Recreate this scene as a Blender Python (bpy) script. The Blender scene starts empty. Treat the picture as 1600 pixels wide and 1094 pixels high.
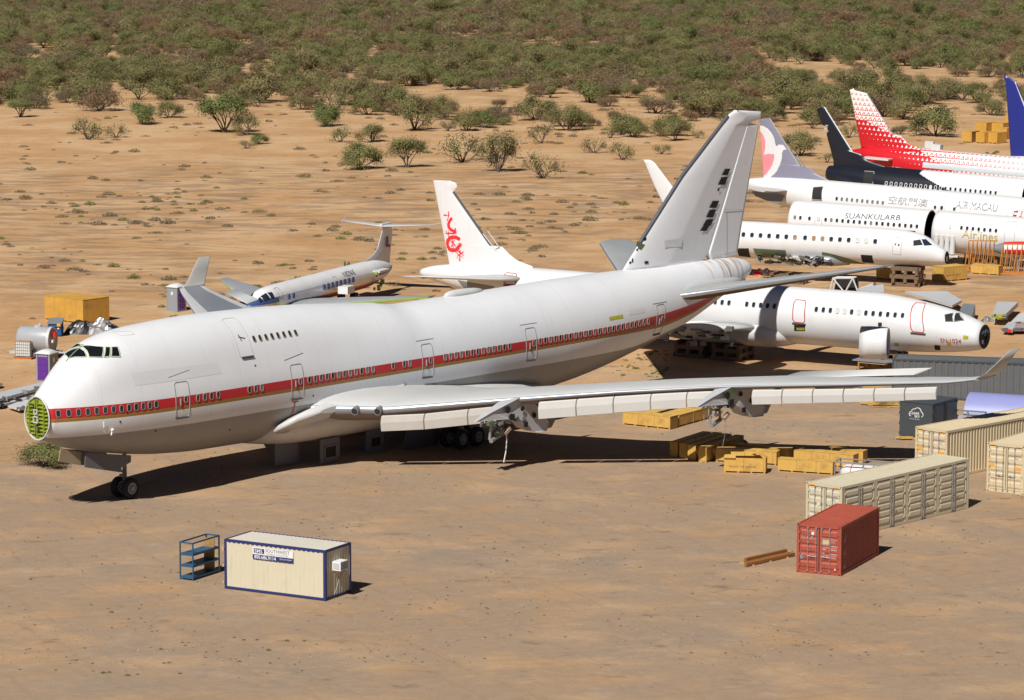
import bpy, math, random
import numpy as np
from mathutils import Vector, Matrix
R=math.radians; PI=math.pi
random.seed(7); rng=np.random.default_rng(11)
C=bpy.context.scene.collection
sc=bpy.context.scene
# ---------------------------------------------------------------- camera
F,PITCH,CAMH,ROLL=5223.22,.143,36.218,.0018
cd=bpy.data.cameras.new('camera'); cd.sensor_width=36; cd.lens=36*F/1600; cd.clip_start=1; cd.clip_end=9000
cam=bpy.data.objects.new('camera',cd); C.objects.link(cam); cam.location=(0,0,CAMH)
cam.rotation_euler=(Matrix.Rotation(PI/2-PITCH,3,'X')@Matrix.Rotation(ROLL,3,'Z')).to_euler()
sc.camera=cam
# ---------------------------------------------------------------- light
SAZ,SEL=R(244),R(48)
w=bpy.data.worlds.new('World'); sc.world=w; w.use_nodes=True
wn=w.node_tree; bg=wn.nodes['Background']; sky=wn.nodes.new('ShaderNodeTexSky'); sky.sky_type='NISHITA'; sky.sun_disc=False
sky.sun_elevation=SEL; sky.sun_rotation=PI/2-SAZ; sky.altitude=700; sky.dust_density=0.; sky.air_density=.3;  wn.links.new(sky.outputs[0],bg.inputs[0]); bg.inputs[1].default_value=.05
sl=bpy.data.lights.new('sun','SUN'); sl.energy=5.0; sl.angle=R(.53); sl.color=(1,.965,.91)
so=bpy.data.objects.new('sun',sl); C.objects.link(so)
so.rotation_euler=Vector((math.cos(SAZ)*math.cos(SEL),math.sin(SAZ)*math.cos(SEL),math.sin(SEL))).to_track_quat('Z','Y').to_euler()
so.location=(-60,-60,120)
sc.view_settings.view_transform='Standard'; sc.view_settings.look='None'; sc.view_settings.exposure=.07; sc.view_settings.gamma=1
sc.cycles.max_bounces=5; sc.cycles.use_denoising=True
# ---------------------------------------------------------------- survey: sight line of a measured point to a height
def _ray(px,py):
    u2=(px-800)/F; v2=-(py-547)/F; cr,sr=math.cos(ROLL),math.sin(ROLL)
    u=u2*cr-v2*sr; v=u2*sr+v2*cr; c,s=math.cos(PITCH),math.sin(PITCH)
    return np.array([u,c+v*s,-s+v*c])
def at(px,py,z=0.):
    r=_ray(px,py); t=(z-CAMH)/r[2]; return np.array([r[0]*t,r[1]*t,z])
def sight(fr,h,px,py):    # where a sight line meets a fuselage, as (x,z) of that fuselage
    r=_ray(px,py); c=fr.L((0,0,CAMH)); d=np.array([r@fr.x,r@fr.y,r@fr.z]); t=np.linspace(150,440,58001)/fr.k
    P=c[None]+d[None]*t[:,None]; k=np.where((P[:,0]>h.x0)&(P[:,0]<h.x1))[0]; Q=P[k]; zc=h.fc(Q[:,0])
    th=np.arctan2(np.abs(Q[:,1]),Q[:,2]-zc); q=h.pt(Q[:,0],th); i=np.where(np.hypot(Q[:,1],Q[:,2]-zc)<=np.hypot(q[:,1],q[:,2]-zc))[0]
    return (float(Q[i[0],0]),float(Q[i[0],2])) if len(i) else None
class Frame:     # local frame of one aircraft: x along the fuselage, y across, z up
    def __init__(s,O,yaw,tilt=0.,k=1.):
        y,t=R(yaw),R(tilt); s.k=k; s.O=np.array([O[0]*k,O[1]*k,CAMH*(1-k)])
        s.x=np.array([math.cos(y)*math.cos(t),math.sin(y)*math.cos(t),-math.sin(t)]); s.y=np.array([-math.sin(y),math.cos(y),0.]); s.z=np.cross(s.x,s.y)
    def M(s):
        m=Matrix.Identity(4)
        for i in range(3): m[i][0],m[i][1],m[i][2],m[i][3]=s.x[i]*s.k,s.y[i]*s.k,s.z[i]*s.k,s.O[i]
        return m
    def W(s,x,y,z=0.): return s.O+s.k*(s.x*x+s.y*y+s.z*z)
    def L(s,P): d=(np.array(P)-s.O)/s.k; return np.array([d@s.x,d@s.y,d@s.z])
    def pl(s,u,v,yy=0.):
        r=_ray(u,v); c=np.array([0,0,CAMH]); t=(yy*s.k-(c-s.O)@s.y)/(r@s.y); q=s.L(c+r*t); return (q[0],q[2])
# ---------------------------------------------------------------- shader helper
class X:
    """expression on shader sockets"""
    def __init__(s,t,v): s.t=t; s.v=v
    def _m(s,op,*a):
        n=s.t.nodes.new('ShaderNodeMath'); n.operation=op
        for i,k in enumerate((s,)+a):
            if isinstance(k,X): s.t.links.new(k.v,n.inputs[i])
            else: n.inputs[i].default_value=k
        return X(s.t,n.outputs[0])
    def __add__(s,o): return s._m('ADD',o)
    __radd__=__add__
    def __mul__(s,o): return s._m('MULTIPLY',o)
    __rmul__=__mul__
    def __sub__(s,o): return s._m('SUBTRACT',o)
    def __rsub__(s,o): return (s*-1)+o
    def __truediv__(s,o): return s._m('DIVIDE',o)
    def lt(s,o): return s._m('LESS_THAN',o)
    def gt(s,o): return s._m('GREATER_THAN',o)
    def fr(s): return s._m('FRACT')
    def fl(s): return s._m('FLOOR')
    def ab(s): return s._m('ABSOLUTE')
    def mx(s,o): return s._m('MAXIMUM',o)
    def mn(s,o): return s._m('MINIMUM',o)
    def sn(s): return s._m('SINE')
    def cl(s): n=s._m('ADD',0.); n.v.node.use_clamp=True; return n
    def ss(s,a,b):
        n=s.t.nodes.new('ShaderNodeMapRange'); n.interpolation_type='SMOOTHSTEP'; s.t.links.new(s.v,n.inputs[0]); n.inputs[1].default_value=a; n.inputs[2].default_value=b; return X(s.t,n.outputs[0])
class T:
    def __init__(s,name):
        s.m=bpy.data.materials.new(name); s.m.use_nodes=True; s.t=s.m.node_tree; s.b=s.t.nodes['Principled BSDF']
    def obj(s):
        n=s.t.nodes.new('ShaderNodeTexCoord'); q=s.t.nodes.new('ShaderNodeSeparateXYZ'); s.t.links.new(n.outputs['Object'],q.inputs[0]); return [X(s.t,o) for o in q.outputs]
    def geo(s):
        n=s.t.nodes.new('ShaderNodeNewGeometry'); q=s.t.nodes.new('ShaderNodeSeparateXYZ'); s.t.links.new(n.outputs['Position'],q.inputs[0]); return [X(s.t,o) for o in q.outputs]
    def vec(s,x,y,z):
        n=s.t.nodes.new('ShaderNodeCombineXYZ')
        for i,k in enumerate((x,y,z)):
            if isinstance(k,X): s.t.links.new(k.v,n.inputs[i])
            else: n.inputs[i].default_value=k
        return n.outputs[0]
    def noise(s,scale,vec=None,detail=4,rough=.55,coord='Object'):
        n=s.t.nodes.new('ShaderNodeTexNoise'); n.inputs['Scale'].default_value=scale; n.inputs['Detail'].default_value=detail; n.inputs['Roughness'].default_value=rough
        if vec is None:
            c=s.t.nodes.new('ShaderNodeTexCoord'); vec=c.outputs[coord]
        s.t.links.new(vec,n.inputs['Vector']); return X(s.t,n.outputs[0])
    def attr(s,name):
        n=s.t.nodes.new('ShaderNodeAttribute'); n.attribute_name=name; return X(s.t,n.outputs['Fac'])
    def rnd(s):
        n=s.t.nodes.new('ShaderNodeObjectInfo'); return X(s.t,n.outputs['Random'])
    def island(s):
        n=s.t.nodes.new('ShaderNodeNewGeometry'); return X(s.t,n.outputs['Random Per Island'])
    def mix(s,f,a,b):
        n=s.t.nodes.new('ShaderNodeMix'); n.data_type='RGBA'
        if isinstance(f,X): s.t.links.new(f.v,n.inputs[0])
        else: n.inputs[0].default_value=f
        for k,i in ((a,6),(b,7)):
            if isinstance(k,(tuple,list)): n.inputs[i].default_value=(*k[:3],1)
            else: s.t.links.new(k,n.inputs[i])
        return n.outputs[2]
    def scale(s,col,f):   # multiply a colour by a value
        n=s.t.nodes.new('ShaderNodeVectorMath'); n.operation='SCALE'
        if isinstance(col,(tuple,list)): n.inputs[0].default_value=col[:3]
        else: s.t.links.new(col,n.inputs[0])
        s.t.links.new(f.v,n.inputs['Scale']); return n.outputs[0]
    def bump(s,h,st=.3,dist=.05):
        n=s.t.nodes.new('ShaderNodeBump'); n.inputs['Strength'].default_value=st; n.inputs['Distance'].default_value=dist; s.t.links.new(h.v,n.inputs['Height']); s.t.links.new(n.outputs[0],s.b.inputs['Normal'])
    def done(s,col,rough=.5,metal=0.,spec=None):
        if isinstance(col,(tuple,list)): s.b.inputs['Base Color'].default_value=(*col[:3],1)
        else: s.t.links.new(col,s.b.inputs['Base Color'])
        if isinstance(rough,X): s.t.links.new(rough.v,s.b.inputs['Roughness'])
        else: s.b.inputs['Roughness'].default_value=rough
        s.b.inputs['Metallic'].default_value=metal
        if spec is not None: s.b.inputs['Specular IOR Level'].default_value=spec
        return s.m
def worn(name,col,rough=.5,metal=0.,var=.18,scale=1.5,dirt=None,bump=0.,spec=None,streak=None,joint=0.):
    t=T(name); n=t.noise(scale,detail=6)
    n2=t.noise(scale*.22,detail=3)
    if streak or joint: x,y,z=t.obj()
    f=(n*var+n2*var)+(1-var)
    c=t.scale(col,f)
    if dirt: c=t.mix(t.noise(scale*.6,detail=8,rough=.7).ss(.52,.75)*.55,c,dirt)
    if streak: s_=t.noise(1.,t.vec(x*5.,y*5.,z*.45),5,.65); c=t.mix(s_.ss(.55,.72)*.55,c,streak); c=t.mix(t.noise(2.6,detail=7,rough=.75).ss(.60,.72)*.5,c,streak)
    if joint: j=(((x/joint)+.02).fr()-.5).ab().gt(.487); c=t.mix(j*.6,c,(.10,.06,.02)); c=t.mix(t.noise(22.,detail=3).ss(.5,.75)*.5,c,(.68,.47,.20)); c=t.mix(t.noise(1.1,detail=4).ss(.52,.7)*.45,c,(.27,.16,.06))
    if bump: t.bump(n,bump,.02)
    return t.done(c,rough,metal,spec)
def paint_white(name,base=(.70,.705,.71),grime=(.45,.42,.37),seam=2.6,amount=.16,rough=.38):
    t=T(name); x,y,z=t.obj(); streak=t.noise(1.,t.vec(x*1.6,y*1.6,z*.25),5,.6).ss(.5,.82)
    fine=t.noise(.6,detail=6)
    k=((x/seam).fr()-.5).ab().gt(.4965)*.13
    k2=(((z+.4)/1.27).fr()-.5).ab().gt(.494)*.05
    f=(fine*.07+.965)-k-k2
    c=t.mix(streak*amount,base,grime); c=t.scale(c,f)
    t.bump(t.noise(.9,detail=2),.05,.05)
    return t.done(c,fine*.15+(rough-.07))
M={}
M['white']=paint_white('white paint')
M['white_old']=paint_white('weathered white paint',(.60,.605,.60),(.38,.33,.27),2.1,.22,.42)
M['grey_panel']=worn('grey wing paint',(.20,.215,.235),.45)
M['grey_light']=worn('light grey paint',(.50,.51,.52),.42,var=.12)
M['panel_white']=worn('flap white paint',(.60,.59,.56),.4,var=.1)
M['silver']=worn('bare polished metal',(.62,.66,.72),.28,.85,var=.12,scale=.8)
M['dark']=worn('dark void',(.012,.012,.013),.8)
M['glass']=worn('dark window glass',(.02,.028,.045),.12,spec=.8)
M['shade']=worn('pulled window shade',(.55,.55,.52),.5)
M['frame']=worn('window frame metal',(.30,.31,.30),.4)
M['steel']=worn('galvanised steel',(.35,.36,.37),.45,.5)
M['junk']=worn('stripped machinery',(.16,.155,.15),.5,.4,var=.5,scale=9,dirt=(.3,.28,.25))
M['rubber']=worn('tyre rubber',(.02,.02,.021),.85)
M['zinc']=worn('yellow green primer',(.27,.33,.03),.6,var=.55,scale=5)
M['green_primer']=worn('green primer',(.13,.17,.09),.6,var=.5,scale=3,dirt=(.05,.05,.03))
M['lime_primer']=worn('lime primer',(.28,.42,.08),.6,var=.3)
M['mark_dark']=worn('dark lettering',(.06,.06,.065),.6)
M['mark_grey']=worn('grey lettering',(.22,.23,.26),.5)
M['mark_red']=worn('red marking',(.50,.03,.035),.5)
M['mark_gold']=worn('gold lettering',(.50,.36,.05),.5)
M['mark_white']=worn('white lettering',(.75,.75,.75),.5)
M['mark_yellow']=worn('yellow green placard',(.42,.40,.03),.5,var=.6,scale=14)
M['patch_grey']=worn('overpainted grey patch',(.66,.675,.67),.45,var=.05)
M['timber']=worn('rough sawn timber',(.17,.11,.065),.85,var=.45,scale=4)
M['timber_new']=worn('fresh timber',(.50,.30,.10),.8,var=.35,scale=4)
M['black']=worn('black paint',(.012,.014,.022),.3)
# ---------------------------------------------------------------- mesh helpers
def mesh(name,V,Fc,mats,parent=None,idx=None,smooth=False,attr=None):
    me=bpy.data.meshes.new(name); me.from_pydata([tuple(map(float,v)) for v in V],[],[tuple(f) for f in Fc])
    for m in (mats if isinstance(mats,(list,tuple)) else [mats]): me.materials.append(M[m] if isinstance(m,str) else m)
    if idx is not None: me.polygons.foreach_set('material_index',list(map(int,idx)))
    if smooth: me.polygons.foreach_set('use_smooth',[True]*len(me.polygons))
    if attr:
        for k,a in attr.items():
            q=me.attributes.new(k,'FLOAT','POINT'); q.data.foreach_set('value',np.asarray(a,np.float32))
    me.update()
    o=bpy.data.objects.new(name,me); C.objects.link(o)
    if parent is not None: o.parent=parent
    return o
def fixn(o):
    import bmesh
    b=bmesh.new(); b.from_mesh(o.data); bmesh.ops.recalc_face_normals(b,faces=b.faces); b.to_mesh(o.data); b.free(); return o
class MB:
    def __init__(s): s.V=[];s.F=[];s.I=[]
    def add(s,V,Fc,i=0):
        n=len(s.V); s.V+= [tuple(map(float,v)) for v in V]; s.F+=[tuple(k+n for k in f) for f in Fc]; s.I+=[i]*len(Fc)
    def box(s,c,d,i=0,M_=None,taper=1.):
        x,y,z=[k/2 for k in d]; V=[]
        for sz in (-1,1):
            t=taper if sz>0 else 1.
            for sx,sy in ((-1,-1),(1,-1),(1,1),(-1,1)): V.append(Vector((sx*x*t,sy*y*t,sz*z)))
        if M_ is not None: V=[M_@v for v in V]
        V=[v+Vector(c) for v in V]
        s.add(V,[(0,3,2,1),(4,5,6,7),(0,1,5,4),(1,2,6,5),(2,3,7,6),(3,0,4,7)],i)
    def bar(s,a,b,r,i=0,n=6,r2=None,sq=False):
        a=Vector(a);b=Vector(b);d=b-a
        if d.length<1e-6: return
        q=d.to_track_quat('Z','Y'); r2=r if r2 is None else r2; V=[]
        if sq: n=4
        for c,rr in ((a,r),(b,r2)):
            for k in range(n):
                t=2*PI*(k+.5)/n; V.append(c+q@Vector((rr*math.cos(t),rr*math.sin(t),0)))
        Fs=[(k,(k+1)%n,n+(k+1)%n,n+k) for k in range(n)]+[tuple(range(n-1,-1,-1)),tuple(range(n,2*n))]
        s.add(V,Fs,i)
    def tube(s,pts,r,i=0,n=6,closed=False):
        m=len(pts)
        for k in range(m if closed else m-1): s.bar(pts[k],pts[(k+1)%m],r,i,n)
    def quad(s,a,b,c,d,i=0): s.add([a,b,c,d],[(0,1,2,3)],i)
    def prism(s,poly,depth,axis='y',i=0):   # polygon in xz extruded along y from 0 to depth
        n=len(poly); V=[(p[0],0,p[1]) for p in poly]+[(p[0],depth,p[1]) for p in poly]
        s.add(V,[tuple(range(n)),tuple(range(2*n-1,n-1,-1))]+[(k,n+k,n+(k+1)%n,(k+1)%n) for k in range(n)],i)
    def cyl(s,c,r,h,i=0,n=20,axis=2,r2=None):
        a=Vector(c);d=Vector((0,0,0));d[axis]=h; s.bar(a,a+d,r,i,n,r2)
    def build(s,name,mats,parent=None,smooth=False):
        o=mesh(name,s.V,s.F,mats,parent,s.I,smooth); return o
def empty(name,loc=(0,0,0),rz=0,M_=None):
    o=bpy.data.objects.new(name,None); C.objects.link(o); o.empty_display_size=.5
    if M_ is not None: o.matrix_world=M_
    else: o.location=tuple(loc); o.rotation_euler=(0,0,rz)
    return o
def tag(o,label,cat,group=None):
    o['label']=label; o['category']=cat
    if group: o['group']=group
    return o
def struct(o): o['kind']='structure'; return o
def text_shape(s,size=1.,font_align='LEFT',bold=0.,sx=1.):
    cu=bpy.data.curves.new('lettering','FONT'); cu.body=s; cu.size=size; cu.align_x=font_align; cu.offset=bold; cu.resolution_u=3
    ob=bpy.data.objects.new('lettering',cu); C.objects.link(ob); bpy.context.view_layer.update()
    me=bpy.data.meshes.new_from_object(ob.evaluated_get(bpy.context.evaluated_depsgraph_get()))
    V=[(v.co.x*sx,v.co.y) for v in me.vertices]; Fs=[tuple(p.vertices) for p in me.polygons]
    bpy.data.objects.remove(ob); bpy.data.meshes.remove(me); return V,Fs
def label_on_plane(name,s,size,O,ux,uz,mat,parent,sx=1.,bold=0.,italic=0.,align='LEFT'):
    V,Fs=text_shape(s,size,align,bold,sx); O=Vector(O);ux=Vector(ux);uz=Vector(uz)
    return mesh(name,[O+ux*(v[0]+italic*v[1])+uz*v[1] for v in V],Fs,mat,parent)
# ---------------------------------------------------------------- fuselage surface
def pchip(xs,ys):
    xs=np.array(xs,float);ys=np.array(ys,float);h=np.diff(xs);d=np.diff(ys)/h
    m=np.zeros(len(xs))
    for i in range(1,len(xs)-1):
        if d[i-1]*d[i]>0:
            a1=2*h[i]+h[i-1];a2=h[i]+2*h[i-1];m[i]=(a1+a2)/(a1/d[i-1]+a2/d[i])
    m[0]=d[0];m[-1]=d[-1]
    def f(x):
        x=np.clip(np.asarray(x,float),xs[0],xs[-1]);i=np.clip(np.searchsorted(xs,x,side='right')-1,0,len(h)-1)
        t=(x-xs[i])/h[i];t2=t*t;t3=t2*t
        return (2*t3-3*t2+1)*ys[i]+(t3-2*t2+t)*h[i]*m[i]+(-2*t3+3*t2)*ys[i+1]+(t3-t2)*h[i]*m[i+1]
    return f
class Hull:
    # rows: x, half width, z top, z bottom, z centre; up rows: x, z top, centre, half width of an upper lobe. near side is -y
    def __init__(s,rows,up=None,p=9.):
        c=list(zip(*rows));s.fw,s.ft,s.fb,s.fc=[pchip(c[0],k) for k in c[1:]];s.x0,s.x1=c[0][0],c[0][-1];s.p=p;s.up=None
        if up:
            u=list(zip(*up));s.up=[pchip(u[0],k) for k in u[1:]];s.u1=u[0][-1]
    def pt(s,x,th):
        w=s.fw(x);zt=s.ft(x);zb=s.fb(x);zc=s.fc(x);S=np.sin(th);Cc=np.cos(th)
        b=np.where(Cc>=0,zt-zc,zc-zb); r=1/np.sqrt((S/w)**2+(Cc/b)**2)
        if s.up:
            ut=s.up[0](x);z2=s.up[1](x);r2=s.up[2](x);b2=ut-z2;o=zc-z2
            A=(S/r2)**2+(Cc/b2)**2;B=2*o*Cc/b2**2;K=(o/b2)**2-1
            q=np.maximum((-B+np.sqrt(np.maximum(B*B-4*A*K,1e-9)))/(2*A),1e-3)
            rr=(r**s.p+q**s.p)**(1/s.p); k=np.clip((s.u1-x)/3.,0,1);k=k*k*(3-2*k); r=r+(rr-r)*k
        return np.stack(np.broadcast_arrays(x,-r*S,zc+r*Cc),-1)
    def th(s,x,z):
        lo,hi=0.,PI
        for _ in range(36):
            m=(lo+hi)/2
            if s.pt(x,m)[2]>z: lo=m
            else: hi=m
        return (lo+hi)/2
    def nrm(s,x,t):
        e=1e-3;a=s.pt(x+e,t)-s.pt(x-e,t);b=s.pt(x,t+e)-s.pt(x,t-e);n=np.cross(a,b);n/=np.linalg.norm(n)+1e-12
        if n@(s.pt(x,t)-np.array([x,0,float(s.fc(x))]))<0:n=-n
        return n
    def P(s,x,z,off=0.,far=False):
        t=s.th(x,z);t=-t if far else t; return s.pt(x,t)+s.nrm(x,t)*off
    def mat(s,x,z,off=.01,far=False):
        t=s.th(x,z);t=-t if far else t; p=s.pt(x,t);n=s.nrm(x,t);p=p+n*off
        Y=Vector(-n); X_=Vector((1,0,0)); X_=(X_-Y*X_.dot(Y)).normalized(); Z=X_.cross(Y)
        m=Matrix.Identity(4)
        for i in range(3): m[i][0],m[i][1],m[i][2],m[i][3]=X_[i],Y[i],Z[i],p[i]
        return m
    def skin(s,name,mats,parent,x0=None,x1=None,nx=120,nt=64,paint=None,attr=None,caps=(1,1),t0=0.,t1=2*PI,off=0.,xs=None):
        x0=s.x0 if x0 is None else x0;x1=s.x1 if x1 is None else x1
        xs=np.linspace(x0,x1,nx+1) if xs is None else np.array(xs); full=abs(t1-t0-2*PI)<1e-6
        ts=np.linspace(t0,t1,nt+1)[:-1] if full else np.linspace(t0,t1,nt+1)
        P=s.pt(xs[:,None],ts[None,:])
        if off:
            c=s.fc(xs)[:,None]; d=P-np.stack(np.broadcast_arrays(xs[:,None],0*P[...,1],c+0*P[...,1]),-1); L=np.linalg.norm(d,axis=-1,keepdims=True); P=P+d/L*off
        m=len(ts);V=P.reshape(-1,3);Fs=[];I=[]
        for i in range(len(xs)-1):
            for j in range(m if full else m-1):
                k=(j+1)%m; Fs.append((i*m+j,(i+1)*m+j,(i+1)*m+k,i*m+k))
                if paint: q=(P[i,j]+P[i+1,k])/2; I.append(paint(q[0],q[2],q[1]))
                else: I.append(0)
        n0=len(Fs)
        if full and caps[0]: Fs.append(tuple(range(m)));I.append(0)
        if full and caps[1]: Fs.append(tuple((len(xs)-1)*m+j for j in range(m-1,-1,-1)));I.append(0)
        at_={k:f(V[:,0],V[:,1],V[:,2]) for k,f in attr.items()} if attr else None
        o=mesh(name,V,Fs,mats,parent,I,False,at_)
        o.data.polygons.foreach_set('use_smooth',[True]*n0+[False]*(len(Fs)-n0))
        if off>=0 and full: fixn(o)
        return o
    def text(s,name,st,size,x0,z0,mat,parent,sx=1.,bold=0.,off=.025,shear=0.,dz=0.):
        V,Fs=text_shape(st,size,'LEFT',bold,sx)
        return mesh(name,[s.P(x0+v[0]+shear*v[1],z0+v[1]+dz*v[0],off) for v in V],Fs,mat,parent)
    def patch(s,name,pts,mat,parent,off=.015,n=8,far=False):   # 4 corners (x,z): tl,tr,br,bl
        a,b,c,d=[np.array(p) for p in pts];V=[];Fs=[]
        for i in range(n+1):
            for j in range(n+1):
                u=j/n;v=i/n;q=(a*(1-u)+b*u)*(1-v)+(d*(1-u)+c*u)*v;V.append(s.P(q[0],q[1],off,far))
        for i in range(n):
            for j in range(n): k=i*(n+1)+j;Fs.append((k,k+1,k+n+2,k+n+1))
        return mesh(name,V,Fs,mat,parent)
    def outline(s,name,x0,x1,z0,z1,mat,parent,r=.03,rc=.12,off=.0,shear=0.):
        pts=[]
        for cx,cz,a0 in ((x1-rc,z1-rc,0),(x0+rc,z1-rc,90),(x0+rc,z0+rc,180),(x1-rc,z0+rc,270)):
            for k in range(4):
                t=R(a0+k*30); pts.append((cx+rc*math.cos(t),cz+rc*math.sin(t)))
        out=[]
        for i in range(len(pts)):
            a=pts[i];b=pts[(i+1)%len(pts)];m=max(1,int(math.hypot(b[0]-a[0],b[1]-a[1])/.25))
            for k in range(m): u=k/m; out.append((a[0]+(b[0]-a[0])*u,a[1]+(b[1]-a[1])*u))
        mb=MB(); mb.tube([s.P(p[0]+shear*(p[1]-z0),p[1],off) for p in out],r,0,5,True)
        return mb.build(name,mat,parent)
def oval(w,h,n=14,p=3.2):
    return [(w*math.copysign(abs(math.cos(2*PI*k/n))**(2/p),math.cos(2*PI*k/n)),h*math.copysign(abs(math.sin(2*PI*k/n))**(2/p),math.sin(2*PI*k/n))) for k in range(n)]
_wm={}
def window_mesh(w,h,pane,frame,rim):
    key=(w,h,pane,frame,rim)
    if key in _wm: return _wm[key]
    a=oval(w+rim,h+rim);b=oval(w,h);n=len(a)
    V=[(x,0.012,z) for x,z in a]+[(x*.99,-.03,z*.99) for x,z in a]+[(x,-.03,z) for x,z in b]+[(x,-.012,z) for x,z in b]
    Fs=[];I=[]
    for k in range(n):
        j=(k+1)%n
        Fs+=[(k,j,n+j,n+k),(n+k,n+j,2*n+j,2*n+k),(2*n+k,2*n+j,3*n+j,3*n+k)];I+=[0,0,0]
    Fs.append(tuple(3*n+k for k in range(n)));I.append(1)
    o=mesh('window',V,Fs,[frame,pane],None,I); me=o.data; bpy.data.objects.remove(o); _wm[key]=me; return me
def window(h,x,z,parent,w=.12,hh=.19,pane='glass',frame='frame',rim=.035,far=False,off=.004):
    o=bpy.data.objects.new('window',window_mesh(w,hh,pane,frame,rim)); C.objects.link(o); o.parent=parent; o.matrix_local=h.mat(x,z,off,far); return o
# ---------------------------------------------------------------- lifting surfaces
def foil(n=11):
    s=[(1-math.cos(PI*k/n))/2 for k in range(n+1)]
    return s,[5*(.2969*math.sqrt(q)-.126*q-.3516*q*q+.2843*q**3-.1036*q**4) for q in s]
def surf(name,secs,mats,parent,paint=None,n=11,sub=1,camber=.0):
    """secs: (LE, TE, thickness ratio, up vector)"""
    S,Y=foil(n); rows=[]
    q=[]
    for k in range(len(secs)-1):
        for j in range(sub):
            u=j/sub;a,b=secs[k],secs[k+1]; q.append(tuple(np.array(a[i],float)*(1-u)+np.array(b[i],float)*u for i in range(4)))
    a=secs[-1];q.append(tuple(np.array(a[i],float) for i in range(4)))
    for LE,TE,t,up in q:
        c=np.linalg.norm(TE-LE);up=up/np.linalg.norm(up)
        top=[LE+(TE-LE)*s+up*(y*t*c+camber*c*math.sin(PI*s)) for s,y in zip(S,Y)]
        bot=[LE+(TE-LE)*s+up*(-y*t*c+camber*c*math.sin(PI*s)) for s,y in zip(S[1:-1],Y[1:-1])][::-1]
        rows.append(top+bot)
    m=len(rows[0]);V=[v for r in rows for v in r];Fs=[];I=[]
    for i in range(len(rows)-1):
        for j in range(m):
            k=(j+1)%m;Fs.append((i*m+j,i*m+k,(i+1)*m+k,(i+1)*m+j))
            if paint:
                ctr=sum(np.array(V[g]) for g in Fs[-1])/4; I.append(paint(ctr,j,n,i/(len(rows)-1)))
            else: I.append(0)
    n0=len(Fs);Fs+=[tuple(range(m-1,-1,-1)),tuple((len(rows)-1)*m+j for j in range(m))];I+=[0,0]
    o=mesh(name,V,Fs,mats,parent,I); o.data.polygons.foreach_set('use_smooth',[True]*n0+[False]*2); fixn(o); return o
def inpoly(x,z,P):
    c=False;n=len(P);j=n-1
    for i in range(n):
        if (P[i][1]>z)!=(P[j][1]>z) and x<(P[j][0]-P[i][0])*(z-P[i][1])/(P[j][1]-P[i][1])+P[i][0]: c=not c
        j=i
    return c
def seg(x,z,P,w):
    for (ax,az),(bx,bz) in zip(P[:-1],P[1:]):
        dx,dz=bx-ax,bz-az;L=dx*dx+dz*dz;t=0 if L==0 else max(0,min(1,((x-ax)*dx+(z-az)*dz)/L))
        if math.hypot(x-ax-t*dx,z-az-t*dz)<w: return True
    return False
def fin(name,outline,thick,mats,parent,paint=None,cell=.12,prof='lens'):
    """vertical fin: outline polygon (x,z); grid sheet with a lens shaped thickness"""
    xs=[p[0] for p in outline];zs=[p[1] for p in outline];x0,x1,z0,z1=min(xs),max(xs),min(zs),max(zs)
    nz=max(2,int((z1-z0)/cell));rows=[]
    for k in range(nz+1):
        z=z0+(z1-z0)*k/nz;z=min(max(z,z0+1e-4),z1-1e-4);cr=[]
        for (ax,az),(bx,bz) in zip(outline,outline[1:]+outline[:1]):
            if (az>z)!=(bz>z): cr.append(ax+(bx-ax)*(z-az)/(bz-az))
        cr.sort()
        if len(cr)>=2: rows.append((z,cr[0],cr[-1]))
    nx=max(6,int((x1-x0)/cell/1.6));V=[];Fs=[];I=[];zz=max(z1-z0,.01)
    for side in (-1,1):
        for z,a,b in rows:
            t=thick*(1-.55*(z-z0)/zz)
            for j in range(nx+1):
                u=j/nx;y=side*max(.02,t*.5*(4*u*(1-u))**.6);
                if prof=='body': y=side*t*.5*((4*u*(1-u))**.6 if u<.5 else 1-.6*(u-.5)/.5)
                if prof=='wedge': y=side*max(.03,t*.5*(1-.85*u))
                V.append((a+(b-a)*u,y,z))
    m=nx+1;r=len(rows)
    for sd in (0,1):
        for i in range(r-1):
            for j in range(nx):
                q=sd*r*m+i*m+j;f=(q,q+1,q+m+1,q+m);Fs.append(f if sd==0 else f[::-1])
                if paint: I.append(paint((V[q][0]+V[q+m+1][0])/2,(V[q][2]+V[q+m+1][2])/2))
                else: I.append(0)
    n0=len(Fs);o=r*m
    for i in range(r-1):
        Fs.append((i*m,(i+1)*m,o+(i+1)*m,o+i*m));Fs.append((i*m+nx,o+i*m+nx,o+(i+1)*m+nx,(i+1)*m+nx))
    for j in range(nx): Fs.append((j,o+j,o+j+1,j+1));q=(r-1)*m+j;Fs.append((q,q+1,o+q+1,o+q))
    I+=[0]*(len(Fs)-n0);ob=mesh(name,V,Fs,mats,parent,I); ob.data.polygons.foreach_set('use_smooth',[True]*n0+[False]*(len(Fs)-n0)); return ob
M['lime_frame']=worn('cockpit frame',(.50,.56,.42),.5)
M['frame_light']=worn('light window frame',(.34,.31,.26),.45)
M['cockpit_dark']=worn('cockpit interior behind glass',(.008,.009,.012),.25)
M['shade_grey']=worn('grey cabin pane',(.16,.165,.16),.3,var=.5,scale=6)
M['seam']=worn('panel seam',(.34,.34,.34),.5)
M['tape']=worn('tan tape',(.50,.42,.26),.7)
M['fairing']=worn('fairing paint',(.58,.575,.56),.38,var=.12,dirt=(.48,.45,.40))
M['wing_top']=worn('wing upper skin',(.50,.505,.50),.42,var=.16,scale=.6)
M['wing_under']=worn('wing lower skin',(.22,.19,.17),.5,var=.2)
M['winglet']=worn('winglet paint',(.40,.39,.37),.42,var=.15)
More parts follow.
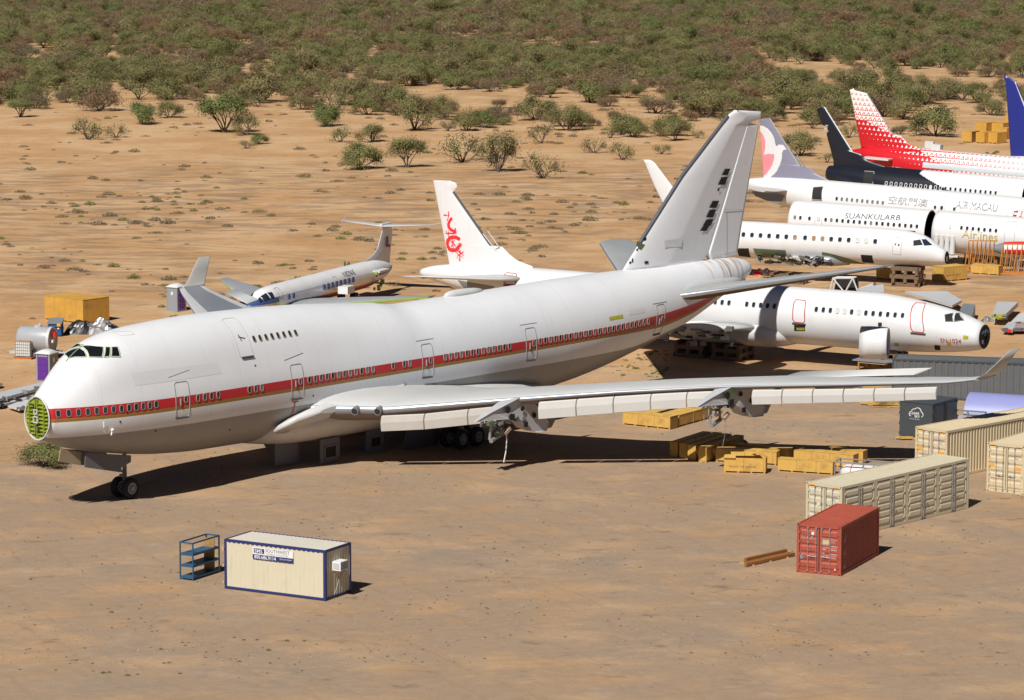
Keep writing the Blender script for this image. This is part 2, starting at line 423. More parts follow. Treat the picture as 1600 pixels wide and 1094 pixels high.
M['krueger_shaded']=worn('inner flap painted shade',(.52,.49,.45),.45)  # flap white toned down to beige: shade on the inner panels painted in
M['pylon']=worn('pylon paint',(.46,.465,.48),.4,var=.2)
M['pylon_dark']=worn('pylon bare tail',(.24,.21,.19),.5)
M['pink_metal']=worn('bare actuator',(.42,.30,.26),.5)
M['fin_white']=worn('fin paint',(.80,.81,.83),.36,var=.12,scale=.5,dirt=(.74,.73,.71))
M['lead_dark']=worn('unpainted edge',(.09,.10,.12),.4)
M['stab']=worn('stabiliser skin',(.33,.34,.345),.38,var=.25,scale=.7,dirt=(.36,.29,.20))
M['stab_under']=worn('stabiliser underside',(.10,.08,.07),.6)
M['door_grey']=worn('gear door grey',(.13,.13,.14),.5)
M['tan_metal']=worn('gear door inner',(.34,.28,.18),.6,dirt=(.2,.13,.06))
M['blue_box']=worn('blue grey equipment',(.06,.10,.16),.5)
M['dragon_red']=worn('dragon red paint',(.72,.03,.04),.4)
M['fairing_white']=worn('white fairing',(.62,.62,.61),.38,var=.08)
M['tan_pane']=worn('window with orange lining',(.30,.14,.05),.4,var=.4,scale=20)
M['strip_white']=worn('white cover strip',(.70,.70,.70),.4,var=.03)
M['lavender']=worn('lavender grey paint',(.23,.225,.30),.4,var=.06)
M['pink']=worn('pink paint',(.80,.26,.30),.4,var=.05)
M['cover_silver']=worn('silver window cover',(.66,.70,.74),.35,.3,var=.1,scale=4)
M['blue_fin']=worn('dark blue paint',(.018,.03,.22),.35,var=.25,scale=.3)
M['blue_paint']=worn('blue paint',(.05,.09,.25),.4)
M['silver_wing']=worn('grey wing skin',(.42,.43,.44),.4,.2)
M['silver_fin']=worn('silver fin skin',(.52,.52,.55),.38,.2,var=.15)
M['red_steel']=worn('red oxide container paint',(.36,.075,.045),.6,var=.3,scale=2.5,dirt=(.22,.04,.03),streak=(.17,.06,.04))
M['beige_steel']=worn('beige container paint',(.56,.50,.36),.5,var=.14,scale=1.5,streak=(.40,.32,.20))
M['cream_steel']=worn('cream container paint',(.60,.50,.33),.5,var=.12,scale=1.5,streak=(.44,.33,.19))
M['office_cream']=worn('office cream paint',(.60,.55,.41),.5,var=.08,dirt=(.52,.46,.33),streak=(.50,.43,.30))
M['navy']=worn('navy frame paint',(.02,.03,.14),.5)
M['dark_grey_box']=worn('dark grey crate paint',(.055,.065,.07),.5,var=.2)
M['grey_steel']=worn('grey container paint',(.11,.115,.12),.55,var=.25,streak=(.16,.14,.12))
M['orange_tag']=worn('orange sticker',(.85,.36,.03),.5)
M['osb']=worn('oriented strand board',(.58,.345,.075),.8,var=.45,scale=9,joint=1.22)
M['osb_dark']=worn('weathered strand board',(.34,.20,.07),.8,var=.5,scale=6)
M['ply']=worn('yellow plywood',(.55,.30,.045),.7,var=.4,scale=1.6,dirt=(.36,.19,.05),joint=1.22)
M['purple']=worn('purple plastic',(.11,.03,.26),.4,var=.1)
M['toilet_grey']=worn('grey plastic',(.27,.29,.31),.45)
M['toilet_roof']=worn('translucent white roof',(.62,.62,.64),.4)
M['tank_grey']=worn('tank grey paint',(.34,.36,.38),.4,var=.15)
M['tote_white']=worn('tote plastic',(.62,.62,.60),.4)
M['blue_bin']=worn('blue bin paint',(.02,.10,.30),.45)
M['tarp']=worn('black tarpaulin',(.018,.018,.02),.35,var=.4,scale=6)
M['foil']=worn('crumpled foil sheet',(.28,.27,.27),.35,.4,var=.5,scale=5)
M['lilac']=worn('lilac fuselage paint',(.25,.27,.52),.42,var=.08)
M['orange_rack']=worn('orange rack paint',(.50,.20,.04),.6,var=.3)
M['rack_blue']=worn('blue rack paint',(.025,.09,.17),.5)
M['jet_red']=worn('bright red paint',(.60,.03,.03),.35)
M['faded_white']=worn('faded white lettering',(.50,.42,.42),.6)
M['roof_cream']=worn('cream roof',(.66,.62,.52),.5,var=.12)
M['beam_orange']=worn('stained beam',(.28,.115,.03),.8,var=.4,scale=3)
M['grey_light_dull']=worn('dull grey skin',(.20,.215,.235),.5,var=.2)
M['inner_brown']=worn('insulation lining',(.05,.035,.02),.9,var=.5,scale=5)
M['lilac_pale']=worn('pale lilac paint',(.42,.38,.48),.5)
M['stairs_grey']=worn('stairs panel',(.38,.41,.40),.5,var=.1)
# ================================================================ the ground
NOSE=np.array([-21.4,193.4])          # the nose wheel stands in a shallow dip
def gz(x,y): return -.38*math.exp(-(((x-NOSE[0])**2+(y-NOSE[1])**2)/40.))
def ground():
    t=T('desert ground'); x,y,z=t.geo()
    v=t.vec(x,y,0.)
    big=t.noise(.018,v,4,.6); mid=t.noise(.09,v,6,.65); mid2=t.noise(.19,t.vec(x+31,y*1.35,5.),5,.6); fine=t.noise(1.4,v,8,.75); peb=t.noise(9.,v,5,.9); str_=t.noise(.35,t.vec(x*.5,y*1.1,3.),5,.6)
    dune=(.47,.275,.130); pale=(.53,.345,.190); gravel=(.345,.245,.163); greyg=(.26,.208,.162); rust=(.43,.20,.08)
    c=t.mix(mid.ss(.38,.62),dune,pale)
    # packed gravel yard round the containers
    yard=(((x*.4-y*.85)+(mid-.5)*26)*-1).ss(178.,212.)   # 0 in the yard, 1 out on the sand
    right=((x*.55-(y-205)*.55)+(mid2-.5)*22).ss(-16.,4.)
    yd=((1-yard)*.75+right*.7).mn(1.)*y.ss(262.,236.)
    yd=(yd*(mid2.ss(.30,.62)*.75+.4)).cl()
    c=t.mix(yd,c,gravel)
    c=t.mix(yd*mid.ss(.5,.72)*.7,c,greyg)
    c=t.mix(mid2.ss(.60,.74)*.45,c,dune)
    sm=t.noise(.55,t.vec(x*.6,y*.9,9.),6,.7); sm2=t.noise(1.1,t.vec(x*.5+7,y,2.),5,.65)
    c=t.mix(sm.ss(.58,.70)*.6,c,(.15,.112,.08)); c=t.mix(sm2.ss(.62,.74)*.5,c,(.50,.30,.14)); c=t.mix(sm.ss(.42,.30)*.35,c,(.40,.35,.30))
    q1=x*.86+y*.5+(mid-.5)*5.; lane=((q1*.16).fr()-.5).ab(); rut=lane.gt(.13)*lane.lt(.165)*y.lt(205.)
    q2=x*.35-y+(mid-.5)*4.; l2=((q2*.11).fr()-.5).ab(); rut2=l2.gt(.10)*l2.lt(.125)*y.lt(215.)
    c=t.mix((rut.mx(rut2))*fine.ss(.35,.6)*.30,c,(.24,.17,.11))
    c=t.mix(fine.ss(.62,.78)*mid.ss(.45,.6)*.35,c,rust)
    # dark weathered crust on the open desert, stretched in bands
    cr2=t.noise(.9,t.vec(x*.28,y*.9,1.),6,.7)
    crust=(str_.ss(.44,.6)*big.ss(.30,.52)*.8+cr2.ss(.56,.68)*.7).mn(1.)*y.ss(262.,300.)*y.ss(440.,390.)
    c=t.mix(crust*.7,c,(.20,.14,.10))
    far=y.ss(430.,560.)
    c=t.mix(far*(mid2.ss(.45,.65)*.6),c,(.27,.18,.10))
    # wheel tracks curving behind the aircraft
    r1=((x+60)*(x+60)+(y-262)*(y-262))._m('SQRT'); w1=(mid-.5)*3.
    tr=(((r1+w1-62.)*.45).fr()-.5).ab().lt(.10)*(r1.ss(60.,61.))*(r1.ss(70.,69.))
    dg=y-.36*x+(mid-.5)*2.
    tr2=((dg*.42).fr()-.5).ab().lt(.09)*dg.ss(262.,264.)*dg.ss(281.,279.)
    c=t.mix((tr.mx(tr2))*fine.ss(.35,.6)*.35,c,(.25,.135,.06))
    tone=(fine*.50+peb*.55+.48)*(mid*.25+.88)
    c=t.scale(c,tone); speck=peb.gt(.63)*yd; c=t.mix(speck*.35,c,(.42,.39,.36))
    t.bump((fine+peb*.5+mid*2.),.55,.12)
    m=t.done(c,.95,0,.15)
    xs=sorted(set(list(np.linspace(-3000,-120,13))+list(np.arange(-120,121,4))+list(np.linspace(120,3000,13))+list(np.arange(-36,-6,1.))))
    ys=sorted(set(list(np.linspace(-400,140,10))+list(np.arange(140,320,5))+list(np.linspace(320,4500,30))+list(np.arange(178,208,1.))))
    V=[(a,b,gz(a,b)) for b in ys for a in xs];n=len(xs)
    Fs=[(i*n+j,i*n+j+1,(i+1)*n+j+1,(i+1)*n+j) for i in range(len(ys)-1) for j in range(n-1)]
    struct(mesh('ground',V,Fs,m,None,None,True))
ground()
# ================================================================ the four engined jumbo jet
J=Frame((-28.186,186.667),math.degrees(.8537))
def jumbo():
    root=empty('jumbo_jet',M_=J.M()); tag(root,'huge white jumbo jet with red and gold stripe, nose cone and engines removed','airliner')
    H=Hull([(1.85,1.05,6.35,3.98,5.15),(3,1.62,7.05,3.45,5.2),(4.67,2.25,7.8,2.98,5.3),(6.5,2.72,8.3,2.58,5.35),(8.6,3.02,8.6,2.22,5.35),(11,3.2,8.75,1.95,5.35),(14,3.25,8.8,1.78,5.35),(30,3.25,8.82,1.66,5.35),(44,3.25,8.95,1.75,5.4),(47,3.22,9.0,2.0,5.5),(50,3.12,9.0,2.42,5.65),(53.6,2.87,8.98,3.1,5.9),(57,2.55,8.95,3.85,6.2),(59.2,2.3,8.93,4.35,6.4),(63.5,1.65,8.9,5.7,7.1),(66,1.2,8.85,6.6,7.6),(68.0,.78,8.55,7.3,7.9),(68.6,.35,8.25,7.6,7.95)],
     [(1.85,6.3,5.2,.8),(3,7.3,5.8,1.3),(4,8.18,6.35,1.7),(4.8,8.72,6.7,1.97),(6,9.25,7.0,2.2),(7.8,9.6,7.15,2.38),(10,9.76,7.25,2.48),(14,9.88,7.28,2.52),(19,9.78,7.25,2.52),(22,9.65,7.2,2.52),(26,9.3,6.95,2.5),(29,8.95,6.7,2.5),(32,8.7,6.4,2.5)])
    rt=pchip([1.8,16,30,48.8,54.8,60.9,66,69],[5.80,5.77,5.80,5.89,6.06,6.52,7.3,7.6]); gb=pchip([1.8,16,41,48.8,55,60,63,69],[5.0,5.01,5.10,5.17,5.16,5.75,6.5,7.4])
    t=T('white skin with red and gold stripe'); a=t.attr('stripe'); x,y,z=t.obj()
    red=t.noise(.5,detail=5)
    streak=t.noise(1.,t.vec(x*1.4,y,z*.2),5,.6).ss(.5,.85)
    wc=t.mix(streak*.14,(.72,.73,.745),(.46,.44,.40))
    # rust streaks run down the tail section only
    ru=x.ss(61.5,64.)*x.ss(67.6,66.4)*t.noise(1.,t.vec(x*3.,y*.3,z*.15),4,.7).ss(.45,.62)
    wc=t.mix(ru*.7,wc,(.30,.15,.06))
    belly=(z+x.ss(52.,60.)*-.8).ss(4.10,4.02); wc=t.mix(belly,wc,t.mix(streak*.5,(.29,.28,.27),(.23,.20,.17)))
    c=t.mix(a.gt(0.)*a.lt(1.),wc,t.mix(a.gt(.27),(.30,.165,.035),t.mix(red*.5,(.50,.018,.022),(.40,.02,.025))))
    k=((x/2.54+.13).fr()-.5).ab().gt(.4955)*.17; k2=(((z-.2)/1.31).fr()-.5).ab().gt(.4955)*.05
    c=t.scale(c,t.noise(.35,detail=7)*.13+.935-k-k2); t.bump(t.noise(.7,detail=2),.08,.06)
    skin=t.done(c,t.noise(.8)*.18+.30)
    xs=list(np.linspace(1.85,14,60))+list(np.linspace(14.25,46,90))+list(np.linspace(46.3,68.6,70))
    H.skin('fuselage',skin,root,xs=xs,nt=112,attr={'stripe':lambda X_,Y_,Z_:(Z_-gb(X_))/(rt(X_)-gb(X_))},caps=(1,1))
    # open nose bulkhead
    b=MB(); n=40; rim=[H.pt(1.85,2*PI*k/n) for k in range(n)]; cx,cz=1.82,5.15
    V=[(1.80,p[1]*.97,cz+(p[2]-cz)*.97) for p in rim]; b.add(V,[tuple(range(n))],0)
    for k in range(n):
        p,q=rim[k],rim[(k+1)%n]; b.bar((1.72,p[1]*1.0,p[2]),(1.72,q[1],q[2]),.05,1,5)
    def hw(z): 
        d=(z-5.16)/1.2; return 1.0*math.sqrt(max(0,1-d*d))
    for k in range(9):
        z=4.28+k*.22; w_=hw(z)*.95
        b.box((1.74,-w_/2-.04,z),(.12,max(.1,w_-.1),.055),0); b.box((1.74,w_/2+.04,z+random.uniform(-.03,.03)),(.12,max(.1,w_-.1),.055),0)
        b.box((1.785,-w_/2,z-.05),(.02,max(.1,w_-.2),.09),2); b.box((1.785,w_/2,z-.06),(.02,max(.1,w_-.2),.09),2)  # dark strips below each beam, painting in the shadow gaps
    for yy in (-.62,-.06,.1,.6): b.box((1.70,yy,5.15),(.14,.05,2*hw(5.15+.0)*1.1*math.sqrt(max(.1,1-yy*yy))),0)
    for zz,s_ in ((5.1,.17),(5.55,.12)):
        b.box((1.64,.02,zz+s_),(.1,2*s_,.05),1);b.box((1.64,.02,zz-s_),(.1,2*s_,.05),1);b.box((1.64,.02-s_,zz),(.1,.05,2*s_),1);b.box((1.64,.02+s_,zz),(.1,.05,2*s_),1)
    for k in range(26):
        yy=random.uniform(-.25,.3);zz=random.uniform(4.15,6.0); b.box((1.66,yy,zz),(.12,random.uniform(.03,.14),random.uniform(.02,.1)),random.choice((2,3,4)))
    b.build('nose_bulkhead',['zinc','white_old','dark','junk','green_primer'],root)
    b=MB(); b.bar((1.75,-.45,4.2),(1.75,-.45,3.0),.02,0); b.build('drain_hose',['green_primer'],root)
    # cockpit
    pan=[[(4.22,8.78),(5.12,9.02),(4.72,8.46),(3.98,8.40)],[(5.2,9.03),(5.86,8.94),(5.38,8.42),(4.8,8.45)],[(5.95,8.93),(6.20,8.91),(5.80,8.44),(5.47,8.42)],[(6.27,8.91),(6.62,8.90),(6.42,8.38),(5.88,8.43)]]
    for far in (False,True):
        for q in pan:
            o=H.patch('cockpit_window',q,'cockpit_dark',root,.025,6,far)
            mb=MB(); ed=[]
            for i in range(4):
                a_,b_=np.array(q[i]),np.array(q[(i+1)%4])
                for k in range(4): ed.append(a_+(b_-a_)*k/4)
            mb.tube([H.P(e[0],e[1],.02,far) for e in ed],.035,0,5,True); mb.build('window_frame',['lime_frame' if 'lime_frame' in M else 'frame'],o)
    # doors, windows
    for k,x0 in enumerate((9.62,19.0,30.63,40.6,54.75)):
        W_=1.0
        if x0<50:
            d=H.outline('door',x0,x0+W_+.02,4.53,6.62,'frame',root,.035,.17,-.005)
        else: d=H.outline('door',x0,x0+W_,4.68,6.76,'frame',root,.035,.17,-.005)
        zc=5.58 if x0<50 else 5.75
        window(H,x0+.72,zc,d,.10,.17,'glass','frame',.03)
        mb=MB(); mb.tube([H.P(x0+.3,zc-.3+.1*q,.05) for q in range(5)],.045,0,5); mb.build('door_handle',['frame'],d)
        mb=MB(); mb.tube([H.P(x0+.04,4.52 if x0<50 else 4.68,.03),H.P(x0+W_-.04,4.52 if x0<50 else 4.68,.03)],.06,0,5); mb.build('sill',['mark_dark'],d)
        mb=MB(); zt=6.95 if k<2 else 6.88; mb.tube([H.P(x0-.35+.28*q,zt+(.045*q if k<2 else 0),.01) for q in range(7)],.02,0,4); mb.build('rain_gutter',['frame'],root)
    wz=lambda x:5.53+.0040*max(0,x-8)+max(0,x-50)*.008
    ws=[2.24,2.78,3.31,3.83,4.34,4.85,5.35,5.85,6.33,6.80,7.27,7.73,8.18]+[11.27+.535*k for k in range(4)]+[15.44,15.95,16.46]+[20.5+.508*k for k in range(12)]+[27.91,28.92,29.43]+[32.71+.517*k for k in range(13)]+[41.95+.51*k for k in range(24)]
    pn=['glass','glass','frame','glass']
    for i,x in enumerate(ws):
        if i<13: p,f=('dark' if i in (9,12) else 'glass'),'frame'
        else: p,f=random.choice(('glass','glass','shade_grey','shade_grey','dark')),'frame_light'
        window(H,x,wz(x) if x>8 else 5.53-.01*(2-x*0),root,.115,.19,p,f,.026)
    for k in range(8): window(H,16.68+.506*k,8.40,root,.10,.18,'dark','frame_light',.032)
    d=H.patch('upper_door_seam',[(15.21,9.64),(15.24,9.64),(15.24,9.6),(15.21,9.6)],'frame',root)
    bpy.data.objects.remove(d)
    d=H.outline('upper_door',15.15,16.26,7.46,9.62,'seam',root,.018,.14,.0)
    mb=MB(); mb.tube([H.P(15.25,7.44,.04),H.P(16.2,7.44,.04)],.07,0,5); mb.build('sill',['mark_dark'],d)
    mb=MB(); mb.tube([H.P(15.55,8.75,.03),H.P(15.62,8.4,.03)],.03,0,5); mb.tube([H.P(15.5,8.62,.03),H.P(15.95,8.5,.03)],.025,0,5); mb.build('door_handle',['mark_dark'],d)
    H.outline('roof_hatch',7.4,8.3,9.42,9.58,'seam',root,.015,.05)
    H.patch('overpainted_title',[(6.75,7.46),(13.2,7.42),(13.45,6.75),(6.9,6.72)],'patch_grey',root,.008,16)
    H.patch('overpainted_registration',[(51.5,6.75),(53.4,6.78),(53.4,6.4),(51.5,6.4)],'patch_grey',root,.008,5)
    H.patch('yellow_placard',[(49.3,6.52),(50.8,6.54),(50.8,6.3),(49.3,6.28)],'mark_yellow',root,.012,4)
    mb=MB()
    for a_,b_ in (((6.3,2.85),(7.15,3.4)),((6.45,3.42),(7.0,2.8))): mb.tube([H.P(a_[0]+(b_[0]-a_[0])*q/4,a_[1]+(b_[1]-a_[1])*q/4,.01) for q in range(5)],.018,0,4)
    mb.build('tape_cross',['tape'],root)
    mb=MB(); mb.tube([H.P(4.72,4.9,.12),H.P(4.76,4.6,.16),H.P(4.95,4.25,.12)],.045,0,6); mb.bar(H.P(5.4,4.32,0),H.P(5.4,4.3,.14),.09,0,8); mb.bar(H.P(5.4,4.22,0.05),H.P(5.3,4.12,.25),.04,0,8); mb.build('probe',['mark_white'],root)
    mb=MB()
    for x,z in ((6.2,5.25),(5.8,4.75),(8.4,3.9),(14.4,3.2),(20.9,4.55),(16.2,6.9),(35,2.9),(38,3.0),(40,2.8)): mb.bar(H.P(x,z,-.02),H.P(x,z,.02),.06,0,8)
    mb.build('static_port',['dark'],root)
    mb=MB(); mb.tube([H.P(19.4,4.35-.27*q,.02) for q in range(8)],.03,0,4); 
    for zz in (4.35,2.5): mb.tube([H.P(19.15,zz,.02),H.P(19.65,zz,.02)],.03,0,4)
    mb.build('red_arrow',['mark_red'],root)
    # satellite blister on the crown
    HB=Hull([(36.3,.1,9.05,8.8,8.9),(36.8,.3,9.2,8.7,8.9),(37.8,.38,9.24,8.7,8.9),(39.0,.32,9.2,8.7,8.9),(39.9,.08,9.05,8.8,8.9)]); HB.skin('antenna_fairing','white_old',root,nx=16,nt=16)
    # wing body fairing
    HF=Hull([(17.6,.6,3.0,1.72,2.4),(18.6,2.6,3.6,1.55,2.9),(20.2,3.30,3.85,1.35,3.0),(23,3.6,4.2,1.22,3.1),(30,3.75,4.3,1.2,3.1),(36,3.6,3.9,1.25,2.9),(40,3.3,3.4,1.4,2.6),(43,2.6,2.8,1.6,2.3),(44.5,.8,2.5,1.9,2.2)])
    HF.skin('wing_fairing','fairing',root,nx=60,nt=48)
    # ---- wings
    lz=pchip([0,3.3,6.5,12.4,22,32,33.6],[3.5,3.65,3.62,4.30,5.12,5.40,5.6])
    up=np.array([0,0,1.])
    for s,sh,nm in ((-1,0.,'near'),(1,-3.,'far')):
        def LEx(y): return 21.+.872*(y-3.3)+sh*(y-3.3)/30
        def TEx(y): return (36.9 if y<3.3 else 36.9+(y-3.3)*.16 if y<11 else 38.1+(y-11)*.52)+sh*(y-3.3)/30
        secs=[]
        for y,t_,tw in ((2.2,.125,.45),(3.3,.12,.45),(6.5,.11,.38),(12.4,.098,.12),(17,.09,.05),(22,.088,.02),(27,.085,.0),(32,.085,-.03),(33.4,.07,-.03)):
            z=float(lz(y))*(1 if s<0 else 1)+(0 if s<0 else .25*(y/32)); c_=TEx(y)-LEx(y)
            secs.append((np.array([LEx(y),s*y,z]),np.array([TEx(y),s*y,z-tw*1.0]),t_,up+np.array([0,-s*.08,0])))
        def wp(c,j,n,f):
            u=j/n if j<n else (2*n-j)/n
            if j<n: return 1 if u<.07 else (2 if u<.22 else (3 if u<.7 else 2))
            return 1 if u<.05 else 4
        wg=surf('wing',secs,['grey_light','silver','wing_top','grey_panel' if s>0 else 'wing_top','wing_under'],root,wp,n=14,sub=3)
        # winglet
        y=33.3; z=float(lz(33.4))+(0 if s<0 else .25)
        if s<0: ws_=[(np.array([LEx(y)+.1,s*y,z]),np.array([TEx(y),s*y,z]),.08,np.array([0,s*.8,.6])),(np.array([LEx(y)+.9,s*(y+.35),z+.35]),np.array([TEx(y)+.25,s*(y+.35),z+.3]),.07,np.array([0,s*1,.3])),(np.array([LEx(y)+2.8,s*(y+.85),z+1.65]),np.array([LEx(y)+3.85,s*(y+.85),z+1.65]),.06,np.array([0,s*1,.25]))]
        else: ws_=[(np.array([LEx(y)+.1,s*y,z]),np.array([TEx(y),s*y,z]),.08,np.array([0,s*.8,.6])),(np.array([LEx(y)+1.2,s*(y+.45),z+.4]),np.array([TEx(y)+.5,s*(y+.45),z+.35]),.07,np.array([0,s*1,.3])),(np.array([LEx(y)+3.0,s*(y+1.1),z+2.0]),np.array([LEx(y)+4.2,s*(y+1.1),z+2.0]),.06,np.array([0,s*1,.25]))]
        surf('winglet',ws_,['winglet'],wg,n=8,sub=2)
        if s>0:
            surf('flap_panel',[(np.array([TEx(25)-.3,25,5.6]),np.array([TEx(25)+.9,25,5.8]),.05,up),(np.array([TEx(29.)-.3,29.,5.9]),np.array([TEx(29.)+.8,29.,6.05]),.05,up)],['grey_light'],wg)
        else:
            surf('raised_aileron',[(np.array([TEx(22.3)-1.5,-22.3,5.1]),np.array([TEx(22.8)-.2,-22.8,5.42]),.05,up),(np.array([TEx(29.5)-1.3,-29.5,5.6]),np.array([TEx(30.)-.2,-30.,5.95]),.05,up)],['panel_white'],wg)
            surf('red_flap_edge',[(np.array([TEx(19)-1.5,-19,4.98]),np.array([TEx(19)-1.2,-19,5.0]),.1,up),(np.array([TEx(22.5)-1.4,-22.5,5.18]),np.array([TEx(22.5)-1.1,-22.5,5.2]),.1,up)],['mark_red'],wg)
            for y_ in (8.5,14.5,19.5,25.5):
                surf('flap_track_fairing',[(np.array([TEx(y_)-3.6,-y_,float(lz(y_))-.75]),np.array([TEx(y_)+1.3,-y_,float(lz(y_))-.75]),.11,np.array([0,1.,0])),(np.array([TEx(y_)-3.9,-y_,float(lz(y_))-.25]),np.array([TEx(y_)+1.2,-y_,float(lz(y_))-.2]),.11,np.array([0,1.,0]))],['grey_light'],wg)
            # drooped krueger flaps: one panel per gap
            ys=[6.4,8.4,10.4,12.2,None,13.6,15.35,17.05,18.75,20.4,21.8,None,23.35,24.75,26.15,27.55,28.95,30.35,31.8]
            for y0,y1 in zip(ys[:-1],ys[1:]):
                if y0 is None or y1 is None: continue
                mb=MB(); y0+=.03;y1-=.03; hgt=.95 if y0<13 else (1.05-.017*(y0-13)); drop=.28
                V=[]
                for y_ in (y0,y1):
                    z=float(lz(y_))-.10-(.16 if y_<13 else .10); x=LEx(y_)-.05
                    prof=[(0,0),(-.10,-.06),(-.17,-hgt*.45),(-.12,-hgt),(-.04,-hgt-.02),(-.06,-hgt*.45),(.06,-.05)]
                    V+=[(x+a_-.12,-y_,z+b_) for a_,b_ in prof]
                m_=7; mb.add(V,[(k,(k+1)%m_,m_+(k+1)%m_,m_+k) for k in range(m_)]+[tuple(range(m_)),tuple(range(2*m_-1,m_-1,-1))])
                fixn(mb.build('leading_edge_flap',['krueger_shaded' if y0<13 else 'panel_white'],wg))
            mb=MB()
            for y_ in (5.1,6.15): 
                p=np.array([LEx(y_)+.12,-y_,float(lz(y_))+.02]); mb.bar(p+np.array([-.3,-.1,-.03]),p+np.array([.2,.1,.05]),.24,0,16); mb.bar(p+np.array([-.33,-.11,-.04]),p+np.array([-.3,-.1,-.03]),.19,1,16)
            mb.build('landing_light',['steel','glass'],wg)
            # root leading edge fillet in white
            surf('wing_root_fillet',[(np.array([17.9,-2.75,2.7]),np.array([30,-2.75,4.5]),.09,up),(np.array([19.2,-3.5,3.35]),np.array([28.5,-3.5,4.15]),.11,up),(np.array([20.6,-4.1,3.68]),np.array([25,-4.3,3.85]),.08,up)],['fairing'],root)
        # engine pylons
        for py,x0,zt in ((12.2,25.5,4.2),(21.9,34.6,5.05)):
            if s>0: py,x0=py,x0-.6
            q=empty('engine_pylon'); q.parent=root; q.location=(x0,s*py,0)
            zt0=zt-.75
            prof=[(0,zt0-.08),(1.2,zt0+.35),(2.6,zt0+.75),(3.6,zt0+.98),(4.3,zt0+.9),(5.2,zt0+.35),(6.0,zt0-.35),(6.4,zt0-.9),(6.2,zt0-1.35),(5.2,zt0-1.3),(4.3,zt0-1.0),(3.7,zt0-.45),(2.6,zt0-.18),(1.2,zt0-.12)]
            V=[];n=len(prof); cx=sum(p[0] for p in prof)/n; cz_=sum(p[1] for p in prof)/n
            lay=((-.34,.80),(-.42,1.),(.42,1.),(.34,.80))
            for yy,k in lay: V+=[(cx+(a_-cx)*(.9+.1*k),yy*(0.25+.75*min(1,a_/2.6)),cz_+(b_-cz_)*(.9+.1*k)) for a_,b_ in prof]
            Fs=[(i*n+j,i*n+(j+1)%n,(i+1)*n+(j+1)%n,(i+1)*n+j) for i in range(3) for j in range(n)]+[tuple(range(n)),tuple(range(4*n-1,3*n-1,-1))]
            o=mesh('pylon_skin',V,Fs,'pylon',q); fixn(o)
            for a_,b_,r_ in ((2.55,.38,.22),(3.9,.3,.16),(5.0,-.25,.17),(5.7,-.3,.15)): mb=MB(); mb.bar((a_,-.40,zt0+b_),(a_,-.445,zt0+b_),r_,0,12); mb.build('access_hole',['dark'],q)
            for a_,b_,u_,v_ in ((2.95,-.1,.4,.35),(4.2,-.72,.35,.3)): mb=MB(); mb.box((a_,-.43,zt0+b_),(u_,.06,v_),0); mb.build('access_hole',['dark'],q)
            if py>15:
                mb=MB(); mb.add([(2.2,-.43,zt0+.62),(3.2,-.43,zt0+.88),(3.45,-.43,zt0+.35),(2.75,-.43,zt0-.15),(2.45,-.43,zt0+.15)],[(0,1,2,3,4)]); mb.add([(2.2,-.435,zt0+.5),(2.55,-.435,zt0+.6),(2.5,-.435,zt0+.25)],[(0,1,2)],1); mb.build('open_bay',['green_primer','dark'],q)
            mb=MB()
            rr=random.Random(int(py*10)+3)
            for k in range(60):
                a_=rr.uniform(.9,4.2); b_=zt0-.12-rr.random()**1.3*(.9 if 1.4<a_<2.9 else .35); c_=rr.uniform(-.3,.3)
                if rr.random()<.5: mb.box((a_,c_,b_),(rr.uniform(.06,.35),rr.uniform(.06,.3),rr.uniform(.05,.25)),rr.choice((0,0,1,2)),Matrix.Rotation(rr.uniform(-.6,.6),3,'Y'))
                else: mb.bar((a_,c_,b_),(a_+rr.uniform(-.4,.4),c_+rr.uniform(-.2,.2),b_+rr.uniform(-.3,.1)),rr.uniform(.02,.06),rr.choice((0,1,2)),5)
            mb.bar((1.5,0,zt0-.2),(1.35,0,zt0-1.35),.09,1,8); mb.bar((2.3,0,zt0-.2),(2.4,0,zt0-1.25),.08,0,8); mb.bar((1.2,-.25,zt0-1.38),(2.7,.2,zt0-1.18),.13,1,8); mb.box((2.75,-.2,zt0-.95),(.55,.2,.2),3,Matrix.Rotation(-.6,3,'Y'))
            mb.build('engine_mount',['junk','steel','green_primer','pink_metal'],q)
            if s<0:
                mb=MB(); e=2.7 if py<15 else .9; mb.tube([(2.75,-.1,zt0-1.),(2.78,-.12,zt0-1.6),(2.8,-.05,zt0-2.2),(2.65,0,zt0-2.9)],.035 if py<15 else .015,0,5)
                if py>15: mb.tube([(.8,0,zt0-.2),(.8,0,zt0-1.1)],.03,0,5)
                mb.build('hanging_cable',['mark_white' if py<15 else 'steel'],q)
            mb=MB()
            mb.add([(6.5,-.25,zt0-.2),(8.6,-.12,zt0+.15),(7.6,-.1,zt0-.55),(6.9,-.2,zt0-1.25),(6.45,-.3,zt0-1.25),(6.5,.25,zt0-.2),(8.6,.12,zt0+.15),(7.6,.1,zt0-.55),(6.9,.2,zt0-1.25),(6.45,.3,zt0-1.25)],[(0,1,2,3,4),(9,8,7,6,5),(0,5,6,1),(1,6,7,2),(2,7,8,3),(3,8,9,4),(4,9,5,0)])
            fixn(mb.build('pylon_tail',['pylon_dark'],q))
    # ---- tail
    ol=[(54.2,8.7),(54.6,9.2),(56.29,10.78),(60.86,15.03),(66.2,19.05),(66.9,19.30),(69.95,19.26),(69.78,18.35),(68.45,18.38),(63.75,9.3),(62.5,8.6)]
    fn=fin('vertical_fin',ol,.85,['fin_white'],root,cell=.25,prof='body')
    rd=fin('rudder',[(68.36,18.37),(69.75,18.3),(67.95,11.6),(67.3,8.95),(64.2,8.75),(63.8,9.35),(65.35,12.3)],.40,['fin_white'],root,cell=.25,prof='wedge')
